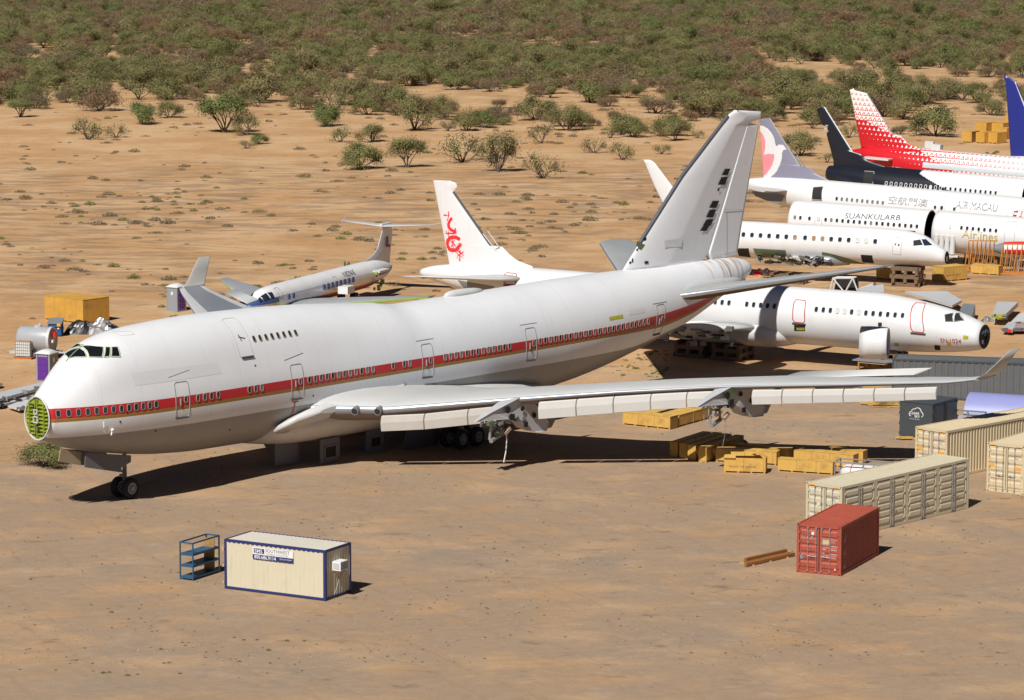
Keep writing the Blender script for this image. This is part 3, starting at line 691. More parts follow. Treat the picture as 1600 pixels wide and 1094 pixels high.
    mb=MB(); mb.bar((65.4,-.20,12.35),(68.1,-.05,12.15),.012,0,4); mb.bar((65.75,-.18,12.3),(65.75,-.18,9.0),.012,0,4); mb.build('rudder_seam',['seam'],rd)
    mb=MB()
    def finy(x,z):
        return -.62*(1-.55*(z-8.6)/10.7)-.0
    def fq(pts,i=0):
        P=[]; 
        for x,z in pts:
            q=[p for p in ol]; a_=54.6+(z-9.2)*1.17 if z>9.2 else 54.2; b_=63.75+(z-9.3)*.518; u=min(.98,max(.02,(x-a_)/(b_-a_))); th=.85*(1-.55*(z-8.6)/10.7); P.append((x,-(th*.5*((4*u*(1-u))**.6 if u<.5 else 1-.6*(u-.5)/.5))-.04,z))
        mb.add(P,[(0,1,2,3)],i)
    for x,z,w_,h_ in ((62.05,13.8,.6,.72),(61.6,12.95,.6,.66),(61.05,12.1,.22,.34),(60.1,9.95,.6,.7)): pass
    for (u0,v0,u1,v1) in ((1133,264,1138,276),(1127,277,1134,291),(1122.5,294,1125.5,299),(1113,314,1120,327),(1108,328,1115,342),(1103,343,1111,355),(1098,353,1104,363),(1006.5,408,1012,412),(1008,371.5,1013,376),(997,389,1000,392),(990,404,992,410),(986,409,989,412)):
        sk=5 if v1-v0>9 else 1; u0-=(2 if sk==5 else 0); u1+=(3 if sk==5 else 0); v1-=(2 if sk==5 else 0)
        P=[J.pl(u,v,-.3) for u,v in ((u0+sk*.7,v0),(u1+sk*.5,v0),(u1-sk*.5,v1),(u0-sk*.5,v1))]; P=[(p[0],p[1]) for p in P]; fq(P)
    mb.build('access_opening',['dark'],fn)
    mb=MB(); 
    fq([J.pl(u,v,-.3) for u,v in ((999,377),(1010,383),(1004,391),(997,384))]); mb.build('open_panel',['green_primer'],fn)
    mb=MB(); fq([J.pl(u,v,-.3) for u,v in ((1037,376),(1064,373),(1063,385),(1037,387))]); mb.build('overpainted_flag',['patch_grey'],fn)
    mb=MB(); mb.tube([(56.15,-.0,10.62),(60.75,0,14.92),(66.05,0,18.92)],.13,0,6); mb.build('bare_leading_edge',['lead_dark'],fn)
    for s in (-1,1):
        tx,dz=(68.35,0.) if s<0 else (65.2,.35)
        st=surf('horizontal_stabiliser',[(np.array([57.3,s*1.4,6.95]),np.array([66.9,s*1.2,7.15]),.105,up),(np.array([57.95,s*2.45,7.08]),np.array([67.3,s*2.4,7.2]),.10,up),(np.array([tx,s*11.0,8.72+dz]),np.array([tx+2.6+dz*2,s*11.05,8.8+dz]),.09,up),(np.array([tx+.5,s*11.3,8.78+dz]),np.array([tx+2.6+dz*2,s*11.3,8.83+dz]),.06,up)],['stab','silver','stab_under'],root,lambda c,j,n,f:(1 if (j<1 or j>2*n-2) else (0 if j<n else 2)),n=12,sub=3)
    HS=Hull([(56.2,.2,7.3,7.0,7.15),(57.2,.9,7.75,6.5,7.1),(60,1.25,8.1,6.2,7.15),(65,1.1,8.0,6.3,7.2),(67.4,.5,7.7,6.7,7.2)])
    o=HS.skin('tail_fairing','white_old',root,nx=20,nt=20); 
    for v in o.data.vertices: v.co.y=v.co.y*1.0-(1.55 if v.co.y<0 else -1.55)*(1-max(0,(v.co.x-58)/12))*.75
    # ---- nose gear
    g=empty('nose_gear'); g.parent=root; g.location=(8.35,0,-.36)
    mb=MB(); mb.bar((0,0,.62),(0,0,2.7),.13,0,10); mb.bar((0,0,.62),(0,0,1.3),.09,1,10); mb.bar((0,-.5,.62),(0,.5,.62),.07,0,8); mb.bar((-.1,0,1.5),(-1.3,0,2.6),.06,0,6); mb.box((-.15,0,1.35),(.25,.35,.15),0); mb.tube([(-.05,-.2,1.7),(-.35,-.25,1.5),(-.3,-.2,1.2)],.025,0,5); mb.build('strut',['junk','steel'],g)
    for s in (-1,1):
        wheel(g,(0,s*.46,.62),.62,.40)
    for y_,P,mt in ((-1.08,[(4.4,2.95),(7.9,2.35),(7.88,1.95),(7.15,1.75),(7.06,1.45),(4.31,2.12)],'door_grey'),(1.02,[(4.6,2.9),(7.9,2.35),(7.88,1.95),(7.06,1.5),(4.5,2.15)],'door_grey'),(-.78,[(2.78,3.35),(4.35,2.95),(4.26,2.21),(2.62,2.65)],'tan_metal')):
        mb=MB(); mb.prism(P,.06,i=0); o=mb.build('gear_door',[mt],root); o.location=(0,y_,0)
    # ---- main gear: four bogies
    for gx,gy in ((32.95,4.5),(32.95,-4.5),(36.2,1.9),(36.2,-1.9)):
        g=empty('main_gear'); g.parent=root; g.location=(gx,gy,0)
        mb=MB(); mb.bar((0,0,.64),(0,-math.copysign(.4,gy),2.6),.2,0,10); mb.box((0,0,.64),(1.7,.3,.3),0); mb.bar((-.75,-.62,.64),(-.75,.62,.64),.08,0); mb.bar((.75,-.62,.64),(.75,.62,.64),.08,0); mb.build('strut',['junk'],g)
        for a_ in (-.75,.75):
            for b_ in (-.56,.56): wheel(g,(a_,b_,.64),.62,.45)
    for x0,yy,w_,h_,tilt,mt in ((19.6,-1.2,2.0,1.5,0,'door_grey'),(22.3,-2.4,1.7,1.6,0,'door_grey'),(26.6,-2.2,1.6,1.5,0,'door_grey'),(29.4,-3.1,3.2,2.0,.25,'door_grey'),(34.2,-3.9,2.6,1.6,0,'tan_metal')):
        mb=MB(); mb.prism([(0,0),(w_,0),(w_,-h_),(0,-h_+.12)],.07,i=0)
        if w_<1.75: 
            for a_,b_,c_,d_ in ((.3,-.4,w_-.3,-.5),(.3,-h_+.45,w_-.3,-h_+.35),(.3,-.4,.4,-h_+.35),(w_-.4,-.4,w_-.3,-h_+.35)): mb.box(((a_+c_)/2,-.03,(b_+d_)/2),(abs(c_-a_),.05,abs(d_-b_)),0)
            mb.box((w_/2,-.025,-h_/2),(w_-.7,.03,h_-.85),1)
        o=mb.build('gear_door',[mt,'dark'],root); o.location=(x0,yy,1.55); o.rotation_euler=(tilt,0,0)
    return H,root
def wheel(parent,loc,r,w_):
    mb=MB(); n=28; prof=[(r*.56,-w_*.5),(r*.80,-w_*.5),(r*.96,-w_*.36),(r,-w_*.12),(r,w_*.12),(r*.96,w_*.36),(r*.80,w_*.5),(r*.56,w_*.5)]
    V=[(q[0]*math.cos(2*PI*k/n),q[1],q[0]*math.sin(2*PI*k/n)) for k in range(n) for q in prof];m=len(prof)
    mb.add(V,[(k*m+j,k*m+j+1,((k+1)%n)*m+j+1,((k+1)%n)*m+j) for k in range(n) for j in range(m-1)])
    o=mb.build('wheel',['rubber'],parent,True); o.location=loc; fixn(o)
    mb=MB()
    for sg in (-1,1):
        y=sg*w_*.44; mb.bar((0,y,0),(0,y-sg*.12,0),r*.58,0,24); mb.bar((0,y+sg*.02,0),(0,y-sg*.01,0),r*.42,1,20); mb.bar((0,y+sg*.08,0),(0,y,0),r*.18,0,12)
        for k in range(8):
            t=2*PI*k/8; mb.bar((r*.33*math.cos(t),y+sg*.03,r*.33*math.sin(t)),(r*.33*math.cos(t),y,r*.33*math.sin(t)),r*.06,2,6)
    mb.build('rim',['frame','grey_panel','dark'],o)
    return o
JH,JR=jumbo()

# ================================================================ the other aircraft
def quadpix(h,fr,pts): return [sight(fr,h,*p) for p in pts]
def rimline(h,name,P,mt,parent,r):
    pts=[]
    for i in range(4):
        a=np.array(P[i]);b=np.array(P[(i+1)%4]); n=max(8,int(np.hypot(*(b-a))/.2))
        for j in range(n):
            u=(j+.0)/n
            if j==0: continue
            pts.append(a+(b-a)*u)
    mb=MB(); mb.tube([h.P(p[0],p[1],.005) for p in pts],r,0,5,True); return mb.build(name,mt if isinstance(mt,list) else [mt],parent)
def letters(h,name,s,size,x0,z0,mt,parent,**k): return h.text(name,s,size,x0,z0,mt,parent,**k)
def crib(cx,cy,yaw,sx,sy,top,label,layers=None,first=None):
    r=empty('timber_crib',(cx,cy,0),R(yaw)); tag(r,label,'timber crib','timber cribs holding up the aircraft')
    n=layers or max(2,int(top/.3)); h=top/n
    for k in range(n):
        cnt=3
        for j in range(cnt):
            mb=MB(); o=(j/(cnt-1)-.5)
            if k%2==0: mb.box((random.uniform(-.12,.12),o*(sy-.3),k*h+h/2),(sx+random.uniform(0,.3),.28,h*.97),0)
            else: mb.box((o*(sx-.3),random.uniform(-.12,.12),k*h+h/2),(.28,sy+random.uniform(0,.3),h*.97),0)
            mb.build('timber_beam',['timber'],r)
    return r
# ---------------------------------------------------------------- A: long white twin jet behind the jumbo
A=Frame((17.359,234.229),-29.4,.11,1.055)
def aircraft_A():
    root=empty('twin_jet',M_=A.M()); tag(root,'white twin jet with red framed doors and red dragon on its fin, wings cut off','airliner')
    H=Hull([(-27.7,.28,6.6,6.05,6.3),(-26.6,.55,6.9,5.78,6.35),(-25,.85,7.1,5.4,6.3),(-22,1.3,7.22,4.75,6.1),(-18,1.72,7.25,3.95,5.7),(-13.5,1.94,7.22,3.35,5.35),(-10,1.975,7.2,3.22,5.24),(9,1.975,7.2,3.22,5.24),(11.5,1.92,6.98,3.3,5.2),(13.3,1.78,6.68,3.38,5.1),(14.8,1.58,6.36,3.5,4.95),(16.1,1.33,5.95,3.66,4.8),(17.05,1.05,5.55,3.85,4.7)])
    H.skin('fuselage','white',root,nx=130,nt=64)
    mb=MB(); n=24; V=[(17.09,H.pt(17.05,2*PI*k/n)[1]*.95,4.7+(H.pt(17.05,2*PI*k/n)[2]-4.7)*.95) for k in range(n)]; mb.add(V,[tuple(range(n))],0)
    for k in range(14): mb.box((17.14,random.uniform(-.5,.5),random.uniform(4.2,5.2)),(.08,random.uniform(.08,.3),random.uniform(.05,.3)),random.choice((0,1,2)))
    mb.build('nose_bulkhead',['dark','junk','blue_box'],root)
    for k in list(range(-9,0))+[0,1,2,3,4]+[10+i for i in range(13)]:
        x=k*.533-(.85 if k<0 else 0); window(H,x,6.0-.0*x,root,.115,.175,'shade' if k in (13,14,16) else ('glass'),'frame',.02)
    for q in ([(1429,473),(1449,474),(1445,520),(1424,518)],[(1242,468),(1260,470),(1258,505),(1239,503)],[(790,426),(808,428),(806,445),(788,444)]):
        P=quadpix(H,A,q)
        if not all(P): continue
        d=rimline(H,'door',P,'mark_red',root,.035)
        mb=MB(); mb.tube([H.P(P[3][0]-.05,P[3][1]-.08,.03),H.P(P[2][0]+.05,P[2][1]-.08,.03)],.06,0,5); mb.build('sill',['mark_dark'],d)
    for q in ([(1476,492),(1489,489.5),(1489,503),(1477,503)],[(1493,490),(1499,489.5),(1506,501),(1491,503)],[(1503,489.5),(1516,490.5),(1524,500),(1509,501.5)]):
        P=quadpix(H,A,q)
        if all(P): H.patch('cockpit_window',P,'dark',root,.02,5); 
        if all(P):
            mb=MB(); mb.tube([H.P(p[0],p[1],.02) for p in P],.035,0,5,True); mb.build('window_frame',['frame'],root)
    for q,m in (([(1241,508),(1258,508),(1258,517),(1241,517)],'dark'),([(1460,539),(1469,540),(1470,547),(1461,547)],'dark'),([(1244,512),(1257,512),(1257,516),(1245,516)],'mark_yellow'),([(1372,504),(1378,504),(1378,510),(1372,510)],'dark2'),([(1397,536),(1404,536),(1405,541),(1398,541)],'mark_yellow'),([(1505,524),(1513,525),(1513,530),(1505,530)],'mark_yellow'),([(1479,534),(1486,534),(1486,539),(1480,540)],'mark_yellow')):
        P=quadpix(H,A,q)
        if all(P): H.patch('access_hatch' if m.startswith('dark') else 'placard',P,'dark' if m=='dark2' else m,root,.012,2)
    p=sight(A,H,1469,532); letters(H,'serial_text','SN:1024',.42,p[0],p[1]-.12,'mark_red',root)
    ghost=sight(A,H,1216,482)
    HF=Hull([(-7.5,.3,3.6,3.1,3.3),(-6,1.9,4.6,2.95,3.8),(-3,2.3,5.0,2.85,4.0),(1,2.3,5.0,2.85,4.0),(2.3,1.9,4.7,3.0,3.95),(3.1,.9,4.3,3.2,3.8)]); HF.skin('wing_fairing','fairing_white',root,nx=30,nt=32)
    up=np.array([0,0,1.])
    surf('wing_stub',[(np.array([.9,-1.9,4.35]),np.array([-5.6,-1.9,4.2]),.11,up),(np.array([-.6,-4.4,4.5]),np.array([-5.8,-4.4,4.35]),.10,up)],['wing_top'],root)
    surf('wing_stub',[(np.array([.9,1.9,4.35]),np.array([-5.6,1.9,4.2]),.11,up),(np.array([-.6,3.6,4.5]),np.array([-5.8,3.6,4.35]),.10,up)],['wing_top'],root)
    mb=MB(); r_=random.Random(3)
    for k in range(40): mb.box((r_.uniform(-5.8,.2),-4.45+r_.uniform(-.15,.3),4.2+r_.uniform(-.9,.35)),(r_.uniform(.1,1.),r_.uniform(.05,.3),r_.uniform(.05,.35)),r_.choice((0,0,1,2,3)))
    mb.build('torn_wing_root',['junk','dark','green_primer','wing_top'],root)
    # fin with the dragon emblem
    F_=lambda u,v:A.pl(620+u/4.973,260+v/4.973,0)
    ol=[(-26.68,13.3),(-25.3,13.32),(-24.7,13.15),(-24.62,12.9),(-24.9,12.55),(-21.58,8.45),(-20.82,8.68),(-20.2,8.15),(-19.5,7.7),(-18.2,7.35),(-18.2,6.9),(-25.2,6.7)]
    st=[([(410,355),(405,385),(372,378)],.07),([(395,425),(415,375)],.05),([(430,408),(416,428),(407,450),(410,470),(421,487),(438,498),(460,503)],.17),([(462,484),(468,520)],.09),([(465,518),(440,524),(405,520)],.08),([(490,562),(470,552),(445,548),(420,555),(402,575),(396,600),(400,625),(416,645),(440,653),(465,648),(485,633),(500,608)],.21),([(385,500),(410,545),(395,520),(378,518)],.05),([(405,495),(408,545)],.04),([(425,580),(462,615)],.07),([(455,575),(430,625)],.06),([(440,570),(445,630)],.05),([(500,655),(495,735)],.08),([(525,665),(485,690),(475,715)],.07),([(480,655),(525,690)],.06),([(470,670),(515,705)],.045)]
    st=[([F_(*p) for p in P],w_) for P,w_ in st]
    bb=(min(p[0] for P,_ in st for p in P)-.4,max(p[0] for P,_ in st for p in P)+.4,min(p[1] for P,_ in st for p in P)-.4,max(p[1] for P,_ in st for p in P)+.4)
    def pf(x,z):
        if not(bb[0]<x<bb[1] and bb[2]<z<bb[3]): return 0
        return 1 if any(seg(x,z,P,w_*.72) for P,w_ in st) else 0
    fn=fin('vertical_fin',ol,.42,['white','dragon_red'],root,pf,.06)
    mb=MB(); mb.tube([(-24.95,-.0,12.5),(-21.6,0,8.5)],.10,0,6); mb.build('bare_leading_edge',['lead_dark'],fn)
    mb=MB()
    for a_,b_ in (((-22.35,9.55),(-21.2,8.3)),((-21.95,9.75),(-20.95,8.6))): mb.bar((a_[0],-.12,a_[1]),(b_[0],-.12,b_[1]),.04,0,5)
    for k in range(4): mb.bar((-22.3+k*.33,-.12,9.5-k*.36),(-21.9+k*.3,-.12,9.65-k*.34),.03,0,4)
    mb.build('open_rib',['steel'],fn)
    surf('horizontal_stabiliser',[(np.array([-18.3,-1.0,6.55]),np.array([-23.0,-1.0,6.5]),.10,up),(np.array([-19.2,-3.2,6.65]),np.array([-23.3,-3.2,6.6]),.09,up),(np.array([-24.2,-6.3,6.9]),np.array([-25.6,-6.4,6.85]),.08,up)],['wing_top'],root,sub=2)
    surf('horizontal_stabiliser',[(np.array([-18.8,1.0,6.55]),np.array([-23.0,1.0,6.5]),.10,up),(np.array([-23.6,6.0,6.9]),np.array([-25.2,6.1,6.85]),.08,up)],['wing_top'],root,sub=2)
    mb=MB(); r_=random.Random(8)
    for k in range(30): u=r_.random(); mb.box((-18.6-u*6,-1.6-u*4.6,6.6+u*.2),(r_.uniform(.1,.5),.12,r_.uniform(.05,.2)),r_.choice((0,1,1)))
    mb.build('elevator_hinge',['junk','steel'],root)
    H.patch('grey_belly_panel',[(-24.0,6.1),(-20.6,5.9),(-20.9,5.1),(-23.5,5.5)],'grey_panel',root,.01,6)
    return H
HA=aircraft_A()
# beam stacks: in the shade beneath the wing root
for i,(x,y,lb) in enumerate(((-1.5,-.8,'dark timber crib shaded beneath the wing root of the dragon fin jet'),(-4.6,-.6,'dark timber crib left of another beneath the dragon fin jet, in deep shade'))):
    p=A.W(x,y); crib(p[0],p[1],-29,2.3,2.4,1.2,lb)
p=A.W(9.9,.2); crib(p[0],p[1],-29,2.2,2.0,1.5,'timber crib holding the nose section of the dragon fin jet above a wooden trestle')
# ---------------------------------------------------------------- E: regional jet
E_=Frame((20.571,288.288),-25.7,0,1.035)
def aircraft_E():
    root=empty('regional_jet',M_=E_.M()); tag(root,'white regional jet without wings, green primer belly and a dark open cargo hatch','airliner')
    H=Hull([(-7.6,.7,5.75,4.3,5.0),(-6.5,1.2,5.9,3.7,4.9),(-5,1.48,5.98,3.0,4.5),(-2,1.5,6.0,2.85,4.42),(12,1.5,6.0,2.85,4.42),(14.2,1.45,5.9,2.9,4.4),(15.5,1.28,5.68,2.98,4.3),(16.5,1.05,5.25,3.05,4.15),(17.2,.85,4.75,3.12,3.95),(17.9,.58,4.32,3.22,3.75)])
    H.skin('fuselage','white',root,nx=100,nt=56)
    mb=MB(); n=20; V=[(17.93,H.pt(17.9,2*PI*k/n)[1]*.93,3.75+(H.pt(17.9,2*PI*k/n)[2]-3.75)*.93) for k in range(n)]; mb.add(V,[tuple(range(n))],0); mb.box((18.0,-.2,3.7),(.1,.2,.4),1); mb.build('nose_bulkhead',['dark','junk'],root)
    xs=[0,.79,1.58,2.37,3.16,3.95,4.74,5.67,6.46,7.25,8.04,8.83,9.62,10.42,11.2,12.0]
    for i,x in enumerate(xs): window(H,x,5.0,root,.16,.19,'dark' if i in (10,) else ('tan_pane' if i in (6,8,9) else ('shade' if i in (13,14) else 'glass')),'frame',.02)
    d=H.outline('door',13.58,14.32,3.98,5.38,'seam',root,.022,.15,0)
    mb=MB(); mb.bar(H.P(13.8,4.85,.0),H.P(13.8,4.85,.03),.07,0,8); mb.bar(H.P(14.1,4.8,.0),H.P(14.1,4.8,.03),.08,0,8); mb.build('door_handle',['dark'],d)
    for q in ([(1427,376),(1438,374.5),(1442,383),(1427,384)],[(1440,374),(1447,374),(1457,383),(1444,384)]):
        P=quadpix(H,E_,q)
        if all(P): H.patch('cockpit_window',P,'dark' if q[0][0]<1430 else 'glass',root,.02,4)
    for q,m in (([(1345,398),(1363,399),(1366,411.5),(1348,410)],'dark'),([(1152,388),(1170,388),(1174,402),(1155,400)],'dark')):
        P=quadpix(H,E_,q)
        if all(P): H.patch('cargo_hatch',P,m,root,.02,4)
    H.patch('bare_belly_skin',[(.9,3.85),(3.9,3.85),(3.9,3.05),(1.1,3.05)],'green_primer',root,.03,6)
    # forward keel patch with a sloping edge
    V=[];Fs=[];N=12
    for i in range(N+1):
        x=7.2+3.6*i/N; zt=3.85-.92*(i/N)**1.5
        for j in range(4): V.append(H.P(x,zt-(zt-2.9)*j/3,.03))
    for i in range(N):
        for j in range(3): k=i*4+j; Fs.append((k,k+1,k+5,k+4))
    mesh('bare_belly_skin',V,Fs,'green_primer',root)
    mb=MB(); r_=random.Random(5)
    for k in range(90):
        x=r_.uniform(1.4,8.3); mb.box((x,-1.45-r_.random()*.45,3.1+r_.uniform(-.45,.35)),(r_.uniform(.08,.7),r_.uniform(.05,.3),r_.uniform(.04,.25)),r_.choice((0,0,1,1,2,3)),Matrix.Rotation(r_.uniform(-.5,.5),3,'Y'))
    mb.build('torn_wing_root',['junk','dark','tape','steel','white_old'],root)
    HF=Hull([(3.6,.3,3.4,2.8,3.1),(4.2,1.7,3.75,2.55,3.15),(7.6,1.75,3.7,2.55,3.1),(9.2,.5,3.4,2.7,3.0)]); HF.skin('wing_fairing','steel',root,nx=16,nt=20)
    fin('vertical_fin',[(-10.05,10.98),(-9.4,10.98),(-9.05,10.82),(-6.9,8.3),(-5.2,6.3),(-4.2,5.7),(-7.9,5.7),(-8.1,7.04),(-9.03,8.74)],.34,['white'],root,cell=.25)
    return H
HE=aircraft_E()
for x,y,s,lb in ((4.9,-2.9,.95,'low timber crib in the open beside the green belly of the regional jet'),(14.6,-.3,1.75,'timber crib holding the nose of the regional jet near small crates')):
    p=E_.W(x,y); crib(p[0],p[1],-25,3.0 if s<1 else 2.4,1.6,s,lb,4 if s<1 else None)
# ---------------------------------------------------------------- fuselage section with worn title
Th=Frame((28.879,301.292),-25,1.44,1.035)
def cutface(h,x,root,mt='dark',d=1):
    mb=MB(); n=32; c=float(h.fc(x)); rim=[h.pt(x,2*PI*k/n) for k in range(n)]
    inn=[(x-d*.0,p[1]*.95,c+(p[2]-c)*.95) for p in rim]; deep=[(x-d*1.6,p[1]*.94,c+(p[2]-c)*.94) for p in rim]
    V=[tuple(p) for p in rim]+inn+deep; mb.add(V,[(k,(k+1)%n,n+(k+1)%n,n+k) for k in range(n)],1); mb.add(inn+deep,[(k,(k+1)%n,n+(k+1)%n,n+k) for k in range(n)]+[tuple(n+k for k in range(n))],0)
    mb.box((x-d*.6,0,c-.55),(1.2,1.8*float(h.fw(x)),.09),2)
    return mb.build('open_end',[mt,'frame','junk'],root)
def aircraft_T():
    root=empty('fuselage_section',M_=Th.M()); tag(root,'white fuselage section with open dark right end and worn black capitals','fuselage section')
    H=Hull([(-3.6,1.9,6.35,2.55,4.45),(9.3,1.9,6.35,2.55,4.45)])
    H.skin('fuselage','white',root,nx=40,nt=56,caps=(1,0)); cutface(H,9.3,root)
    xs=[-2.9,-2.35,-1.5]+[k*.517 for k in range(18)]
    xs=[-2.95,-2.42,-1.55]+[.0+k*.537 for k in range(17)]
    for i,x in enumerate(xs): window(H,x,5.0,root,.11,.16,'dark' if i in (1,9,10,14,17) else ('shade_grey' if i in (0,4,11) else 'glass'),'frame',.02)
    d=H.outline('overwing_exit',-1.0,-.36,4.35,5.35,'seam',root,.02,.15,0); window(H,-.68,5.02,d,.11,.16,'shade','frame',.02)
    p=sight(Th,H,1320,337.5); q=sight(Th,H,1403,342.5); letters(H,'title_text','SUANKULARB',.62,p[0],p[1]-.2,'mark_dark',root,sx=(q[0]-p[0])/(4.02*.93),shear=.0,dz=(q[1]-p[1]+.1)/(q[0]-p[0]))
    H.patch('dark_slot',[(6.9,4.55),(8.5,4.6),(8.5,4.4),(6.9,4.48)],'dark',root,.015,3)
    mb=MB(); mb.box((8.3,-.3,2.2),(1.2,1.4,.5),0); mb.box((3,0,2.2),(1.5,1.6,.6),0); mb.build('support_frame',['steel'],root)
    return H
aircraft_T()
p=Th.W(9.6,-.4); crib(p[0],p[1],-25,2.8,2.2,1.3,'timber crib between the open fuselage section and the gold lettered jet')
# ---------------------------------------------------------------- jet with gold title
Ai=Frame((40.153,294.546),-25,2.0,1.045)
def aircraft_G():
    root=empty('airliner_nose',M_=Ai.M()); tag(root,'white airliner section with gold lettering below its windows, next to grey stairs','airliner')
    H=Hull([(-2.7,1.9,6.15,2.5,4.4),(6,1.9,6.15,2.5,4.4),(9,1.75,5.8,2.6,4.3),(11.5,1.3,5.2,2.8,4.1),(13.2,.6,4.5,3.2,3.8)])
    H.skin('fuselage','white',root,nx=40,nt=56)
    for k in range(7): window(H,k*.525,5.0,root,.11,.16,'glass','frame',.02)
    window(H,-1.05,5.0,root,.1,.15,'shade','frame',.02)
    H.outline('door',3.95,4.85,3.65,5.85,'seam',root,.022,.1,0)
    p=sight(Ai,H,1503,375); q=sight(Ai,H,1565,378); letters(H,'title_text','Airlines',1.05,p[0],p[1]+.22,'mark_gold',root,sx=(q[0]-p[0])/3.55,dz=-.02)
    mb=MB()
    for k in range(4): mb.bar((-2.2+k*.5,-1.95,2.6),(-2.2+k*.5,-1.85,4.2),.26,0,10,.2)
    mb.box((-1.3,-1.9,2.45),(2.4,.5,.15),0); mb.build('crumpled_skirt',['white_old'],root)
    return H
aircraft_G()
p=Ai.W(2,.3); crib(p[0],p[1],-25,2.4,2.0,1.0,'timber crib under the gold lettered jet, behind orange racks')
# ---------------------------------------------------------------- grey-finned jet with a bird emblem
Ma=Frame((31.891,320.704),-30,1.88,1.03)
def aircraft_M():
    root=empty('lavender_fin_jet',M_=Ma.M()); tag(root,'white airliner with lavender grey fin carrying a white bird on pink petals','airliner')
    H=Hull([(-10.6,.35,5.9,5.05,5.5),(-9.3,.75,6.1,4.5,5.4),(-7.5,1.15,6.3,3.85,5.2),(-5,1.6,6.42,3.25,5.0),(-2,1.9,6.45,2.75,4.6),(0,1.975,6.46,2.5,4.48),(19,1.975,6.46,2.5,4.48),(23,1.7,5.9,2.7,4.4),(26,.6,4.6,3.3,4.0)])
    H.skin('fuselage','white',root,nx=110,nt=56)
    for k in range(10): window(H,k*.533,5.0,root,.11,.165,'glass' if k==0 else 'shade_grey','frame',.02)
    window(H,10.15,5.02,root,.1,.15,'glass'); 
    d=H.outline('overwing_exit',10.5,11.15,4.45,5.45,'seam',root,.018,.18,0); window(H,10.82,5.03,d,.12,.17,'glass'); window(H,12.1,5.03,root,.1,.14,'glass')
    P=quadpix(H,Ma,[(1271,293),(1286,292),(1284,313),(1269,312)])
    if all(P):
        H.patch('open_doorway',P,'dark',root,.02,5); mb=MB(); mb.tube([H.P(p[0],p[1],.03) for p in P],.05,0,5,True); mb.build('door_frame',['frame'],root)
    H.patch('cover_strip',[(-.35,5.32),(11.9,5.30),(11.9,4.78),(-.35,4.68)],'strip_white',root,.003,20)
    p=sight(Ma,H,1387,313); q=sight(Ma,H,1450,317.5); w_=(q[0]-p[0]); 
    try: letters(H,'chinese_title','\u7a7a\u822a\u9580\u6fb3',.78,p[0],p[1]-.25,'mark_grey',root,sx=w_/(4*.78*1.0),dz=0)
    except Exception: pass
    p=sight(Ma,H,1494,321.5); q=sight(Ma,H,1561,326); letters(H,'title_text','AIR MACAU',.95,p[0],p[1]-.22,'mark_grey',root,sx=(q[0]-p[0])/5.2)
    G=lambda u,v:Ma.pl(1180+u/3.648,100+v/3.648,0)
    white=[G(*p) for p in ((24,352),(45,352),(75,368),(98,395),(112,425),(118,455),(122,470),(140,458),(160,460),(180,486),(163,490),(157,505),(155,540),(143,580),(120,620),(90,645),(60,658),(40,655),(10,640),(10,352))]
    pink=[G(*p) for p in ((5,380),(28,380),(48,405),(60,440),(60,480),(50,518),(75,512),(112,513),(112,540),(103,570),(88,600),(65,628),(45,640),(5,640))]
    def pf(x,z): return 2 if inpoly(x,z,pink) else (1 if inpoly(x,z,white) else 0)
    ol=[(-9.45,11.8),(-8.41,12.06),(-5.0,7.65),(-4.82,7.42),(-3.95,7.62),(-3.2,7.0),(-1.6,6.4),(-1.6,6.1),(-8.7,5.9)]
    fn=fin('vertical_fin',ol,.4,['lavender','white','pink'],root,pf,.06)
    mb=MB(); mb.tube([(-8.38,0,12.0),(-4.95,0,7.55)],.07,0,5)
    for a_,b_ in (((-5.75,8.9),(-4.6,7.45)),((-5.45,9.0),(-4.35,7.6))): mb.bar((a_[0],-.12,a_[1]),(b_[0],-.12,b_[1]),.05,0,4)
    for k in range(4): mb.bar((-5.7+k*.3,-.12,8.85-k*.38),(-5.4+k*.28,-.12,8.95-k*.36),.035,0,4)
    mb.build('bare_leading_edge',['steel'],fn)
    up=np.array([0,0,1.])
    surf('stabiliser_stub',[(np.array([-5.4,-1.4,5.25]),np.array([-10.8,-1.4,5.25]),.06,up),(np.array([-5.6,-2.6,5.35]),np.array([-10.8,-2.6,5.35]),.06,up)],['wing_top'],root)
    mb=MB(); mb.prism([(-9.1,5.0),(-5.7,4.8),(-5.9,4.2),(-6.6,3.9),(-8.8,4.5)],.06); o=mb.build('stabiliser_panel',['grey_panel'],root); o.location.y=-1.65
    return H
aircraft_M()
